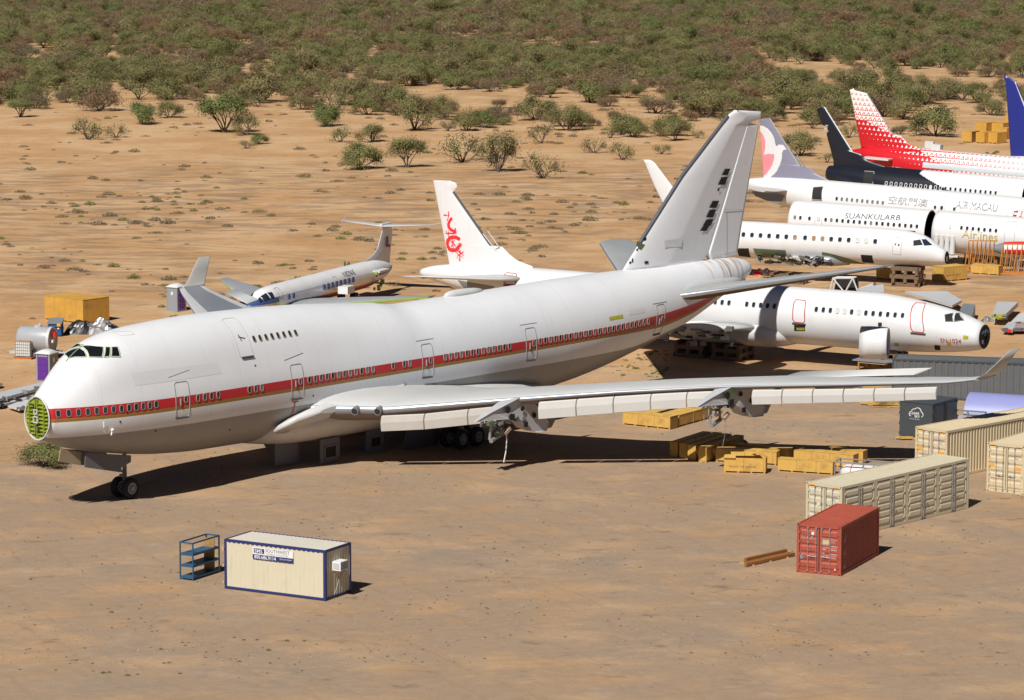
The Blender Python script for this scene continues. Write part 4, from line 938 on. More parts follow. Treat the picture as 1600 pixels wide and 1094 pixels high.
# ---------------------------------------------------------------- jet with black tail
Bl=Frame((38.388,336.479),-30,1.82,1.03)
def aircraft_B():
    root=empty('black_tailed_jet',M_=Bl.M()); tag(root,'airliner with matt black tail and rear body, white windows rims and white front body','airliner')
    H=Hull([(-7.15,1.0,6.1,4.6,5.3),(-5,1.45,6.3,3.7,5.1),(-2,1.85,6.44,2.9,4.7),(0,1.975,6.46,2.5,4.48),(14.5,1.975,6.46,2.5,4.48)])
    ed=pchip([4.1,6.4,8.2],[6.3,5.55,4.7])
    def pn(x,z,y):
        if x<3.2: return 1
        if y>1.: return 0
        xe=float(np.interp(z,[4.6,4.95,5.4,5.9,6.3,6.5],[7.2,6.5,5.2,3.9,2.9,2.4])); return 1 if x<xe else 0
    H.skin('fuselage',['white','black'],root,nx=260,nt=110,paint=pn,caps=(1,0)); cutface(H,14.5,root)
    for k in range(23): window(H,k*.533,5.0,root,.10,.165,'shade' if k==9 else 'glass','mark_white' if k<12 else 'frame',.05 if k<12 else .02)
    P=quadpix(H,Bl,[(1351,268),(1366,269),(1364,288),(1349,287)])
    if all(P):
        H.patch('open_doorway',P,'dark',root,.02,4); mb=MB(); mb.tube([H.P(p[0],p[1],.04) for p in P],.05,0,5); mb.build('door_frame',['frame'],root)
    fin('vertical_fin',[(-8.95,11.78),(-8.1,12.05),(-4.4,7.2),(-3.78,7.6),(-3.2,7.0),(-.6,6.4),(-.6,6.1),(-6.75,5.9),(-6.75,6.6),(-7.7,9.35),(-7.45,9.6),(-7.9,10.3),(-8.2,10.2)],.4,['black'],root,cell=.2)
    mb=MB(); mb.tube([(-8.05,-.0,12.0),(-4.4,0,7.25)],.07,0,5)
    for k in range(4): mb.box((-7.75+k*.04,-.1,9.7+k*.16),(.3,.15,.05),0)
    mb.build('bare_edge',['mark_white'],root)
    mb=MB(); r_=random.Random(2)
    mb.box((-4.6,-2.2,5.25),(2.8,1.4,.14),0); mb.prism([(-3.1,4.7),(-1.9,4.75),(-1.9,5.9),(-3.1,6.0)],.1); 
    for k in range(14): mb.box((r_.uniform(-6,-3.2),-2.9,5.2+r_.uniform(-.1,.15)),(.3,.1,.1),1)
    o=mb.build('stabiliser_stub',['white_old','junk'],root); o.location=(-.9,-.2,-.6)
    return H
aircraft_B()
# ---------------------------------------------------------------- red and white patterned jet
Ro=Frame((44.767,358.441),-30,2.46,1.03)
def red_pattern():
    t=T('red and white triangle pattern'); x,y,z=t.obj(); S_=.52
    g=((x+2.6+(z-5.)*2.6)/17.).mx((z-7.7)/4.6).cl()
    row=((z/S_).fl()); u=((x/S_)+row*.5).fr()-.5; v=(z/S_).fr()-.5
    tri=(u.ab()*.866+v*.5).mx(v*-1.)
    wsz=g*1.1; rsz=(1-g)*.50+.16
    white_on_red=tri.lt((g*1.6).mn(.7)*.50); red_on_white=tri.lt(rsz*.62+.02)*(1-tri.lt(rsz*.34))
    lo=g.lt(.30); f=lo*white_on_red+(1-lo)*(1-red_on_white); f=(f*g.gt(.03)).mx(g.gt(.985))
    c=t.mix(f,(.55,.012,.02),(.78,.78,.76)); c=t.scale(c,t.noise(.5)*.1+.95); return t.done(c,.35)
M['redpat']=red_pattern()
def aircraft_R():
    root=empty('red_patterned_jet',M_=Ro.M()); tag(root,'airliner with red tail breaking up into white triangles along the body','airliner')
    H=Hull([(-9.4,.3,5.6,5.0,5.3),(-8,.8,5.95,4.6,5.3),(-5,1.5,6.35,3.5,5.0),(-2,1.9,6.5,2.8,4.6),(0,1.975,6.52,2.55,4.5),(22,1.975,6.52,2.55,4.5)])
    H.skin('fuselage','redpat',root,nx=80,nt=56)
    H.patch('window_cover',[(-.1,5.22),(14.6,5.2),(14.6,4.72),(-.1,4.66)],'cover_silver',root,.03,20)
    for x0 in (-2.15,): 
        P=quadpix(H,Ro,[(1415,239),(1430,238),(1427,268),(1413,266)])
        if all(P): mb=MB(); mb.tube([H.P(p[0],p[1],.02) for p in P],.035,0,5,True); mb.build('door',['mark_white'],root)
    p=sight(Ro,H,1391,263); q=sight(Ro,H,1411,264); letters(H,'registration_text','VQ-BFM',.5,p[0],p[1]-.1,'mark_white',root,sx=(q[0]-p[0])/2.1)
    ol=[(-9.98,12.25),(-9.5,12.3),(-8.95,11.62),(-8.03,11.98),(-4.7,7.75),(-3.62,7.62),(-2.8,6.9),(-1.3,6.45),(-1.3,6.1),(-8.2,5.95)]
    fn=fin('vertical_fin',ol,.4,['redpat'],root,cell=.2)
    mb=MB(); mb.tube([(-8.0,0,11.95),(-4.7,0,7.8)],.06,0,5)
    for k in range(4): mb.bar((-5.5+k*.3,-.12,8.85-k*.36),(-5.15+k*.28,-.12,8.95-k*.34),.035,0,4)
    mb.build('bare_leading_edge',['steel'],fn)
    mb=MB(); mb.box((-5.0,-2.1,5.3),(3.0,1.3,.16),0); mb.prism([(-4.0,4.75),(-2.6,4.6),(-2.4,5.5),(-3.4,5.75)],.12); o=mb.build('stabiliser_stub',['white_old'],root); o.location=(-.2,-.2,-.1)
    mb=MB(); mb.box((-.6,.2,6.9),(.9,.8,.7),0,Matrix.Rotation(.2,3,'Z')); mb.box((.3,.1,6.75),(1.1,.8,.5),0); o=mb.build('roof_fairing',['white_old'],root); o.location.y=.6
    return H
aircraft_R()
# ---------------------------------------------------------------- blue fin jet, low on its belly at the far right
Bf=Frame((56.6,378),-30,0,1.03)
def aircraft_F():
    root=empty('blue_tailed_jet',M_=Bf.M()); tag(root,'jet with tall dark blue fin at the right edge, beyond the red patterned jet','airliner')
    H=Hull([(-3.5,.4,3.6,2.4,3.0),(0,1.3,4.1,1.2,2.6),(3,1.8,4.2,.6,2.4),(24,1.8,4.2,.6,2.4)]); H.skin('fuselage','white',root,nx=40,nt=40)
    P=[Bf.pl(*p) for p in ((1571,122),(1577,120),(1586,128),(1590,132),(1608,185),(1625,236))]
    b=Bf.pl(1580,240)
    fn=fin('vertical_fin',[(b[0],3.6)]+[P[0],P[1],P[2],P[3],P[4],P[5],(P[5][0]+1.,3.6)],.4,['blue_fin'],root,cell=.2)
    q=Bf.pl(1570,116); mb=MB(); mb.bar((q[0]+.1,0,q[1]-.7),(q[0],0,q[1]),.12,0,6); mb.bar((q[0]+.5,0,q[1]-.8),(q[0]+.1,0,q[1]-.2),.05,1,5); mb.tube([(P[2][0],0,P[2][1]),(P[4][0],0,P[4][1])],.08,1,5); mb.build('fin_cap',['blue_fin','mark_white'],fn)
aircraft_F()
# ---------------------------------------------------------------- jet facing left with red title, mostly hidden
Rt=Frame((45.6,306.4),-22,0,1.035)
def aircraft_L():
    root=empty('red_titled_jet',M_=Rt.M()); tag(root,'white nose with dark open cockpit window and red capitals, above the gold lettered jet','airliner')
    H=Hull([(-1.,.6,4.2,2.6,3.4),(0,1.1,4.85,2.2,3.6),(1.2,1.5,5.3,1.9,3.7),(2.6,1.75,5.55,1.8,3.75),(5,1.85,5.62,1.75,3.75),(20,1.85,5.62,1.75,3.75)])
    H.skin('fuselage','white',root,nx=40,nt=48)
    P=quadpix(H,Rt,[(1549,326.5),(1582,325),(1579,333.5),(1547,331)])
    if all(P): H.patch('cockpit_opening',P,'dark',root,.02,5)
    p=sight(Rt,H,1580,337)
    if p: letters(H,'title_text','EAS',1.1,p[0],p[1]-.35,'mark_red',root,off=.03,bold=.02,sx=1.1)
aircraft_L()
# ---------------------------------------------------------------- silver regional jet with T tail
Ej=Frame((-20.9,263.),67,0)
def aircraft_S():
    root=empty('t_tail_jet',M_=Ej.M()); tag(root,'silver T-tail commuter jet with red and blue stripes resting on the sand','airliner')
    t=T('striped polished skin'); x,y,z=t.obj(); n=t.noise(.9,detail=5)
    blue=z.gt(1.85)*z.lt(2.24)*(x.lt(3.2)+x.gt(22.)).cl(); red=z.gt(1.02)*z.lt(1.45)*x.gt(7.5); red2=z.gt(.6)*z.lt(1.5)*x.gt(22.5)
    whiteroof=z.gt(2.30)
    c=t.mix(whiteroof,(.60,.62,.66),(.76,.76,.76)); c=t.mix(blue,c,(.05,.09,.25)); c=t.mix(red.mx(red2),c,(.42,.07,.06)); c=t.scale(c,n*.25+.85)
    met=(1-whiteroof)*(1-blue)*(1-red)*.6; t.t.links.new(met.v,t.b.inputs['Metallic']); m=t.done(c,.3); t.t.links.new(met.v,t.b.inputs['Metallic'])
    H=Hull([(-.2,.25,1.9,1.35,1.6),(.5,.62,2.22,1.05,1.65),(1.3,.86,2.5,.92,1.75),(2.2,1.02,2.9,.85,1.9),(3.4,1.12,3.02,.82,1.95),(5,1.14,3.06,.82,1.95),(20,1.14,3.1,.85,1.97),(22.5,.98,3.08,1.0,2.05),(24.5,.7,2.85,1.3,2.1),(26,.38,2.5,1.7,2.15),(26.6,.15,2.3,1.95,2.1)])
    H.skin('fuselage',m,root,nx=90,nt=40)
    for far in (False,True):
        for q in ([(.85,2.27),(1.25,2.42),(1.12,2.08),(.78,2.02)],[(1.35,2.46),(1.95,2.68),(1.95,2.2),(1.25,2.08)],[(2.07,2.70),(2.6,2.68),(2.55,2.25),(2.07,2.22)]):
            H.patch('cockpit_window',q,'glass',root,.02,4,far)
    for k in range(8): window(H,11.3+k*.78,2.12,root,.19,.19,'glass','blue_paint',.05)
    for k in range(5): window(H,4.9+k*.8,2.06,root,.13,.17,'glass','blue_paint',.05) if k<2 else None
    p=sight(Ej,H,537,431)
    if p: letters(H,'registration_text','N829AE',.55,p[0],p[1]-.12,'mark_dark',root,sx=1.15)
    H.outline('door',3.3,3.9,2.1,2.9,'mark_dark',root,.02,.1,0); H.outline('overwing_exit',13.2,13.9,1.65,2.7,'frame',root,.02,.12,0)
    up=np.array([0,0,1.])
    def wp(c,j,n,f): return 1 if (j/n<.06 or (2*n-j)/n<.10) and j!=n else 0
    for s,tx,ty,tz in ((-1,9.9,-11.2,1.95),(1,11.3,8.6,2.25)):
        wg=surf('wing',[(np.array([4.3 if s<0 else 5.,s*1.,1.1]),np.array([12.6,s*1.,1.05]),.11,up),(np.array([5.9 if s<0 else 6.6,s*4.,1.35]),np.array([12.2,s*4.,1.35]),.10,up),(np.array([tx,ty,tz]),np.array([tx+1.5,ty,tz]),.10,up)],['silver_wing','lime_primer'],root,wp,n=12,sub=2)
        if s<0:
            mb=MB(); pts=[(4.25,-1.3,1.12),(5.85,-4.,1.36),(9.85,-11.1,1.96)]
            for a_,b_ in zip(pts[:-1],pts[1:]): mb.bar(a_,b_,.13,0,4,.10)
            mb.build('bare_leading_edge',['lime_primer'],wg)
    fn=fin('vertical_fin',[(20.1,3.0),(21.5,3.15),(23.0,3.5),(23.9,3.95),(25.1,5.75),(26.6,5.75),(26.9,5.2),(26.3,2.5),(22,2.6)],.3,['silver_fin'],root,cell=.2)
    surf('horizontal_stabiliser',[(np.array([25.3,4.0,6.02]),np.array([26.2,4.0,6.02]),.09,up),(np.array([24.6,0,5.78]),np.array([26.6,0,5.78]),.10,up),(np.array([25.3,-4.3,6.0]),np.array([26.2,-4.3,6.0]),.09,up)],['wing_top'],root,sub=2)
    mb=MB(); mb.bar((25.2,-4.3,6.0),(26.6,-4.75,6.05),.05,0,5); mb.bar((25.2,4.0,6.0),(26.6,4.4,6.12),.05,0,5); mb.bar((24.6,0,5.9),(26.5,0,5.9),.16,0,8,.1); mb.build('tail_bullet',['white_old'],root)
    mb=MB()
    mb.box((25.5,-.2,4.4),(.12,.12,.9),0); mb.box((25.9,-.2,4.0),(.12,.12,.25),1); mb.build('fin_mark',['dark','mark_red'],fn)
    mb=MB(); r_=random.Random(4)
    for s in (-1,1):
        mb.box((21.8,s*1.35,2.35),(2.0,.7,.16),3)
        for k in range(12): mb.box((21.5+r_.uniform(-.9,1.),s*1.3+r_.uniform(-.3,.3),1.9+r_.uniform(-1.1,1.0)),(r_.uniform(.05,.3),r_.uniform(.05,.3),r_.uniform(.1,.6)),r_.choice((0,1,2,2)))
    mb.build('engine_mount',['dark','junk','lime_primer','white_old'],root)
    mb=MB(); mb.box((13.2,-2.2,1.75),(1.3,.9,.6),0); mb.build('white_case',['white'],root)
    mb=MB()
    for x,y in ((8,-.6),(8,.6),(18,-.6),(18,.6)): mb.box((x,y,.42),(.6,.5,.84),0)
    mb.build('cradle',['dark'],root)
aircraft_S()

# ================================================================ containers and things standing about the yard
def corr(mb,a,b,h0,h1,depth,pitch,n_out,i=0,face=.35):
    """corrugated panel between ground points a and b"""
    a=np.array(a,float);b=np.array(b,float);L=np.linalg.norm(b-a);u=(b-a)/L;nn=np.array(n_out[:2],float);k=max(1,round(L/pitch));pts=[]
    for q in range(k):
        s0=q*L/k;p=L/k
        pts+=[(s0,0),(s0+p*.35,0),(s0+p*.5,-depth),(s0+p*.85,-depth)]
    pts.append((L,0));V=[]
    for z in (h0,h1):
        for s,d in pts: p=a+u*s+nn*d;V.append((p[0],p[1],z))
    m=len(pts);mb.add(V,[(q,q+1,m+q+1,m+q) for q in range(m-1)],i)
def roofcorr(mb,W_,L,z,i=0,along_y=True):
    n=max(2,int(L/.25)) ;V=[]
    for q in range(n*2+1):
        y=.1+(L-.2)*q/(2*n); zz=z-(.0 if q%2 else .025)
        V+=[(.08,y,zz),(W_-.08,y,zz)]
    mb.add(V,[(2*q,2*q+1,2*q+3,2*q+2) for q in range(2*n)],i)
def lockbar(mb,x,z0,z1,y,i=1,r=.02):
    mb.bar((x,y,z0),(x,y,z1),r,i,6)
    for z in (z0+.05,z0+(z1-z0)*.35,z0+(z1-z0)*.65,z1-.05): mb.box((x,y+.01,z),(.09,.05,.07),i)
def doorleaf(parent,W_,H_,mt,bars,hinge_left=True,ribs=5,dark_ribs=False):
    """leaf in its own xz plane facing -y, origin at lower left"""
    mb=MB(); mb.box((W_/2,.03,H_/2),(W_-.03,.05,H_-.02),0)
    hh=(H_-.16)/ribs
    for k in range(ribs):
        z=.08+k*hh+hh/2
        V=[(.08,-.0,z-hh*.42),(W_-.08,-.0,z-hh*.42),(W_-.08,0,z+hh*.42),(.08,0,z+hh*.42),(.14,-.035,z-hh*.25),(W_-.14,-.035,z-hh*.25),(W_-.14,-.035,z+hh*.25),(.14,-.035,z+hh*.25)]
        mb.add(V,[(4,5,6,7),(0,1,5,4),(1,2,6,5),(2,3,7,6),(3,0,4,7)],0)
    for z in (.25,H_*.36,H_*.66,H_-.25):
        mb.box((.02 if hinge_left else W_-.02,-.02,z),(.10,.06,.12),0)
    d=mb.build('door',[mt],parent)
    for bx in bars:
        b=MB(); lockbar(b,bx,-.06,H_+.06,-.075,0); b.build('lock_bar',['steel'],d)
    b=MB(); b.bar((bars[0],-.1,H_*.34),(bars[-1]+.0,-.11,H_*.33),.018,0,5); b.box((bars[0]+.2,-.1,H_*.34),(.1,.04,.07),0); b.build('door_handle',['steel'],d)
    return d
def container(x,y,yaw,W_,L,H_,mt,label,doors=True,side_doors=False,frame=None,group=None,roof=None):
    r=empty('shipping_container' ,(x,y,0),yaw); tag(r,label,'shipping container',group)
    fm=frame or mt; mb=MB(); P_=.13
    for px in (P_/2,W_-P_/2):
        for py in (P_/2,L-P_/2): mb.box((px,py,H_/2),(P_,P_,H_-.02),0)
    for z in (.09,H_-.07):
        for px in (.05,W_-.05): mb.box((px,L/2,z),(.08,L-2*P_,.14),0)
        for py in (.06,L-.06): mb.box((W_/2,py,z),(W_-2*P_,.09,.16),0)
    mb.build('frame',[fm],r)
    for px in (.09,W_-.09):
        for py in (.089,L-.089):
            for z in (.06,H_-.055):
                c=MB(); c.box((px,py,z),(.185,.185,.122),0); c.box((px,py-.094 if py<1 else py+.094,z),(.08,.004,.06),1); c.build('corner_casting',[fm,'dark'],r)
    mb=MB(); corr(mb,(W_-.03,P_),(W_-.03,L-P_),.15,H_-.13,.04,.28,(1,0,0)) if not side_doors else None
    corr(mb,(.03,L-P_),(.03,P_),.15,H_-.13,.04,.28,(-1,0,0))
    corr(mb,(W_-P_,L-.03),(P_,L-.03),.15,H_-.13,.04,.28,(0,1,0))
    if not doors: corr(mb,(P_,.03),(W_-P_,.03),.15,H_-.13,.04,.28,(0,-1,0))
    mb.build('side_panel',[mt],r)
    mb=MB(); roofcorr(mb,W_,L,H_-.02); mb.build('roof',[roof or mt],r)
    mb=MB(); mb.box((W_/2,L/2,.16),(W_-.2,L-.2,.05),0); mb.build('floor',['dark'],r)
    if doors:
        w2=(W_-2*P_)/2; hd=H_-.36
        for k in (0,1):
            d=doorleaf(r,w2-.01,hd,mt,(w2*.45,w2*.86) if k==0 else (w2*.14,w2*.55),k==0); d.location=(P_+k*w2+.005,.04,.18)
    if side_doors:
        n=4; seg_=(L-2*P_)/n
        for s_ in range(n):
            y0=P_+s_*seg_
            mb=MB(); 
            for dy in (.10,seg_-.10): mb.box((W_-.06,y0+dy,H_/2),(.10,.16,H_-.3),0)
            mb.build('door_post',[mt],r)
            w2=(seg_-.40)/2
            for k in (0,1):
                d=doorleaf(r,w2-.01,H_-.36,'beige_shade' if 'beige_shade' in M else mt,(w2*.92,) if k==0 else (w2*.10,),k==0,6); d.rotation_euler=(0,0,PI/2); d.location=(W_-.03,y0+.2+k*w2,.18)
    return r
def on_face(name,s,size,x,z,mt,parent,y=-.06,sx=1.,bold=0.,italic=0.): return label_on_plane(name,s,size,(x,y,z),(1,0,0),(0,0,1),mt,parent,sx,bold,italic)
def on_side(name,s,size,yy,z,mt,parent,x,sx=1.): return label_on_plane(name,s,size,(x,yy,z),(0,1,0),(0,0,1),mt,parent,sx)
# red container
r=container(14.822,170.604,-.4362,2.44,6.06,2.59,'red_steel','red twenty foot container with white rust marks, beside a heap of timber')

def marks(r,items):
    for n,s,size,x,z,m_,sx in items: on_face(n,s,size,x,z,m_,r,-.004,sx)
on_face('door_text','U E S',.24,.24,1.84,'faded_white',r,-.004,1.2,0,.25)
marks(r,[('number_text','UESU 219061 3',.13,1.34,1.86,'faded_white',.95),('number_text','22G1',.12,1.86,1.70,'faded_white',1),('weight_text','MAX GR',.10,1.36,1.55,'mark_white',1),('weight_text','30.480 KG',.10,1.82,1.50,'mark_white',1),('weight_text','TARE',.10,1.36,1.31,'mark_white',1),('weight_text','2.220 KG',.10,1.82,1.30,'mark_white',1),('weight_text','NET',.10,1.36,1.10,'mark_white',1),('weight_text','28.26 KG',.10,1.82,1.08,'mark_white',1),('weight_text','CU.CAP.',.10,1.36,.90,'mark_white',1),('weight_text','33.2 CU',.10,1.82,.88,'mark_white',1)])
mb=MB(); mb.box((.88,-.003,2.13),(.14,.01,.14),0); mb.build('sticker',['mark_white'],r)
mb=MB(); mb.box((1.60,-.003,1.72),(.36,.01,.22),0); mb.build('sticker',['tape'],r)
mb=MB(); mb.box((2.12,-.003,.32),(.07,.01,.08),0); mb.build('sticker',['mark_white'],r)
mb=MB(); mb.box((.27,-.003,.86),(.18,.01,.24),0); mb.build('vent',['grey_panel'],r)
for z in (1.95,1.25,.55):
    mb=MB(); mb.add([(2.415,.45,z-.25),(2.415,.75,z-.25),(2.415,.75,z+.2)],[(0,1,2)]); mb.build('reflective_arrow',['mark_grey'],r)
for yy,z in ((2.7,1.4),(5.0,.8),(1.8,.65)):
    mb=MB(); mb.box((2.43,yy,z),(.02,.38,.38),0); mb.build('patch_plate',['rust_patch'],r) if 'rust_patch' in M else None
# side door container
M['beige_shade']=M['beige_steel']
r=container(16.183,180.817,-.7335,2.44,12.19,2.9,'beige_steel','beige forty foot container with four pairs of side doors, behind the red one',side_doors=True)
marks(r,[('number_text','KCSU 129091 2',.15,1.38,2.25,'mark_grey',.95),('number_text','45G1',.14,1.72,2.05,'mark_grey',1)])
mb=MB(); mb.bar((.86,-.004,1.75),(.86,.004,1.75),.09,0,14); mb.build('sticker',['patch_grey'],r)
for x in (.42,2.0):
    mb=MB(); mb.box((x,-.004,2.80),(.34,.01,.06),0); mb.build('height_stripe',['orange_tag'],r)
# two long cream containers at the right edge
for (xx,yy,yaw,L,lb,nm) in ((24.4,199.35,-.80,12.19,'cream container with orange tags and ribbed shaded flank, behind the side door container','CICU 406775 6'),(27.95,193.71,-.62,12.19,'cream container with orange tags cut by the right edge, nearest the camera on that side','CICU 406796 8')):
    dx,dy=math.cos(yaw),math.sin(yaw)
    q=container(xx,yy,yaw,2.44,L,2.9,'cream_steel',lb,group=None)
    marks(q,[('number_text',nm,.15,1.42,2.25,'mark_grey',.95),('number_text','45G1',.14,1.80,2.05,'mark_grey',1)])
    for x,z in ((.32,1.62),(2.0,1.52)):
        mb=MB(); mb.box((x,-.006,z),(.38,.01,.19),0); mb.build('sticker',['orange_tag'],q)
    for x in (.40,2.05):
        mb=MB(); mb.box((x,-.006,2.80),(.34,.01,.05),0); mb.build('height_stripe',['orange_tag'],q)
# grey container row behind the wing tip
g0=at(1393,622); container(g0[0]+.2,g0[1]+.3,-.46-PI/2+PI/2,2.44,2.44,.1,'grey_steel','x') if False else None
def grey_row():
    r=empty('shipping_container',(g0[0],g0[1],0),-.23); tag(r,'long dark grey ribbed container behind the jumbo wing tip','shipping container')
    L,W_,H_=14.5,2.44,2.75; mb=MB()
    for x in (.06,L-.06):
        for y in (.06,W_-.06): mb.box((x,y,H_/2),(.12,.12,H_),0)
    for z in (.08,H_-.06):
        for y in (.04,W_-.04): mb.box((L/2,y,z),(L-.24,.07,.12),0)
        for x in (.06,L-.06): mb.box((x,W_/2,z),(.09,W_-.24,.12),0)
    mb.build('frame',['dark_grey_box'],r)
    mb=MB(); corr(mb,(.12,.03),(L-.12,.03),.14,H_-.12,.04,.45,(0,-1,0)); corr(mb,(L-.12,W_-.03),(.12,W_-.03),.14,H_-.12,.04,.45,(0,1,0)); corr(mb,(.03,W_-.12),(.03,.12),.14,H_-.12,.04,.3,(-1,0,0)); corr(mb,(L-.03,.12),(L-.03,W_-.12),.14,H_-.12,.04,.3,(1,0,0)); mb.build('side_panel',['grey_steel'],r)
    n=60;V=[]
    for q in range(n*2+1): x=.1+(L-.2)*q/(2*n); V+=[(x,.08,H_-.02-(0 if q%2 else .03)),(x,W_-.08,H_-.02-(0 if q%2 else .03))]
    mesh('roof',V,[(2*q,2*q+2,2*q+3,2*q+1) for q in range(2*n)],'grey_steel',r)
grey_row()
# site office
def office():
    r=empty('site_office',(-14.575,166.324,0),-.5077); tag(r,'cream portable office with navy frame and company sign beside blue shelving','portable office')
    L,W_,H_=6.06,2.44,2.59; mb=MB()
    for x in (.07,L-.07):
        for y in (.07,W_-.07): mb.box((x,y,H_/2),(.14,.14,H_-.04),0)
    for z in (.09,H_-.07):
        for y in (.05,W_-.05): mb.box((L/2,y,z),(L-.28,.08,.12),0)
        for x in (.05,L-.05): mb.box((x,W_/2,z),(.08,W_-.28,.12),0)
    for k in range(20): mb.box((.3+k*.28,.02,H_-.145),(.14,.02,.03),0)
    mb.build('frame',['navy'],r)
    mb=MB(); corr(mb,(.14,.03),(L-.14,.03),.15,H_-.13,.012,.28,(0,-1,0)); corr(mb,(L-.14,W_-.03),(.14,W_-.03),.15,H_-.13,.03,.28,(0,1,0)); corr(mb,(.03,W_-.14),(.03,.14),.15,H_-.13,.03,.28,(-1,0,0)); corr(mb,(L-.03,.14),(L-.03,W_-.14),.15,H_-.13,.05,.24,(1,0,0)); mb.build('wall',['office_cream'],r)
    n=24;V=[]
    for q in range(n*2+1): x=.08+(L-.16)*q/(2*n); V+=[(x,.07,H_-.02-(0 if q%2 else .025)),(x,W_-.07,H_-.02-(0 if q%2 else .025))]
    mesh('roof',V,[(2*q,2*q+2,2*q+3,2*q+1) for q in range(2*n)],'roof_cream',r)
    s=MB(); s.box((2.95,-.01,2.16),(2.42,.03,.36),0); s.box((2.95,-.01,1.86),(2.42,.03,.24),1); s.box((2.13,-.032,2.17),(.62,.01,.24),1); sg=s.build('sign',['mark_white','navy'],r)
    label_on_plane('sign_text','SMS',.27,(1.86,-.042,2.07),(1,0,0),(0,0,1),'mark_white',sg,1.05,.003)
    label_on_plane('sign_text','SOUTHWEST',.24,(2.50,-.03,2.15),(1,0,0),(0,0,1),'mark_dark',sg,1.03,.0)
    label_on_plane('sign_text','MOBILE STORAGE',.12,(2.56,-.03,2.02),(1,0,0),(0,0,1),'mark_grey',sg,1.35)
    label_on_plane('sign_text','800.686.9114',.26,(1.84,-.03,1.77),(1,0,0),(0,0,1),'mark_white',sg,.92,.003)
    label_on_plane('sign_text','RENT BUY MODIFY',.10,(3.36,-.03,1.84),(1,0,0),(0,0,1),'mark_white',sg,.85)
    mb=MB(); mb.box((L+.2,1.05,1.68),(.5,.70,.46),0); mb.box((L+.455,1.05,1.68),(.01,.62,.36),1); 
    for k in range(5): mb.box((L+.46,1.05,1.54+k*.07),(.01,.6,.02),0)
    mb.box((L+.2,.69,1.68),(.36,.015,.3),2); mb.build('air_conditioner',['mark_white','dark','grey_light'],r)
    mb=MB(); mb.box((L+.08,1.62,1.5),(.14,.2,.4),0); mb.build('junction_box',['grey_panel'],r)
    mb=MB(); mb.tube([(L+.06,1.6,1.3),(L+.06,1.2,.95),(L+.06,.75,.25)],.015,0,5); mb.build('cable',['grey_panel'],r)
    for k in range(3):
        mb=MB(); mb.box((-.03,-.02,.35+k*.85),(.08,.1,.1),0); mb.build('hinge',['tape'],r)
office()
if False: pass
# shelving beside the office
def shelves():
    p=at(302,908); r=empty('shelving_rack',(p[0],p[1],0),-.5077+PI/2); tag(r,'blue steel shelving rack with three wooden decks beside the cream office','shelving rack')
    L,D,H_=2.45,.85,1.98; mb=MB()
    for x in (.03,L-.03):
        for y in (.03,D-.03): mb.box((x,y,H_/2),(.06,.06,H_),0)
    for z in (.12,.72,1.32,H_-.03):
        for y in (.03,D-.03): mb.box((L/2,y,z),(L-.12,.05,.07),0)
        for x in (.03,L-.03): mb.box((x,D/2,z),(.05,D-.12,.07),0)
    mb.build('frame',['rack_blue'],r)
    for z in (.17,.77,1.37):
        mb=MB(); mb.box((L/2,D/2,z),(L-.1,D-.08,.03),0); mb.build('shelf',['rack_blue'],r)
    mb=MB(); mb.box((L-.35,D/2,1.0),(.04,D-.2,1.7),0); mb.build('plywood_back',['osb_dark'],r)
    return r
shelves()
# ---------------------------------------------------------------- strand board crates
def crate(x,y,yaw,L,W_,H_,label,mt='osb',group=None,legs=True,open_=False,text=None):
    r=empty('wooden_crate',(x,y,0),yaw); tag(r,label,'crate',group)
    mb=MB(); z0=.12 if legs else 0.; t=.03
    mb.box((L/2,t/2,z0+(H_-z0)/2),(L,t,H_-z0),0); mb.box((L/2,W_-t/2,z0+(H_-z0)/2),(L,t,H_-z0),0); mb.box((t/2,W_/2,z0+(H_-z0)/2),(t,W_-2*t,H_-z0),0); mb.box((L-t/2,W_/2,z0+(H_-z0)/2),(t,W_-2*t,H_-z0),0); mb.box((L/2,W_/2,z0+.03),(L-2*t,W_-2*t,.04),0)
    mb.build('box',[mt],r)
    if not open_:
        mb=MB(); mb.box((L/2,W_/2,H_+.012),(L+.03,W_+.03,.024),0); mb.build('lid',[mt],r)
    mb=MB(); n=max(2,round(L/.95)+1)
    for k in range(n): mb.box((.07+(L-.14)*k/(n-1),W_/2,.06),(.1,W_,.118),0)
    if L>1.8: mb.box((L/2,.05,.015),(L,.09,.03),0)
    mb.build('skid',['timber_new'],r)
    if L>1.2:
        mb=MB(); mb.box((L/2,-.008,z0+(H_-z0)/2),(.05,.016,H_-z0-.02),0); mb.build('batten',[mt],r)
    if text: label_on_plane('stencil_text',text,.16 if L<3 else .14,(L*.12,-.005,H_*.38),(1,0,0),(0,0,1),'mark_dark',r)
    return r
def crate_px(l,rr,W_,H_,label,**k):
    a=at(*l);b=at(*rr);return crate(a[0],a[1],math.atan2(b[1]-a[1],b[0]-a[0]),float(np.hypot(*(b-a)[:2])),W_,H_,label,**k)
crate_px((973,664),(1047,672),1.0,.85,'long strand board crate lying across the ends of two others, under the jumbo wing',text=None)
a=at(1047,672)
crate(9.3,216.9,-.45+PI/2-.12,6.0,.95,.8,'long strand board crate, the farther of two behind the cross one, gap to its right') 
crate(10.95,216.1,-.45+PI/2-.12,3.9,1.35,.8,'strand board crate joined to the right end of the cross crate under the wing')
for k,(u,v,ln) in enumerate(((1048,715,4.6),(1063,717,4.8),(1076,720,5.0),(1093,723,5.2))):
    a=at(u,v); crate(a[0]+.42,a[1]-.1,R(60),ln,.55,.95,'long board crate in the wing shadow, %s from the left of four side by side'%('first','second','third','fourth')[k],group='four long crates in the wing shadow')
crate_px((1118,722),(1213,728),.8,.85,'shaded long crate directly behind the open topped crate')
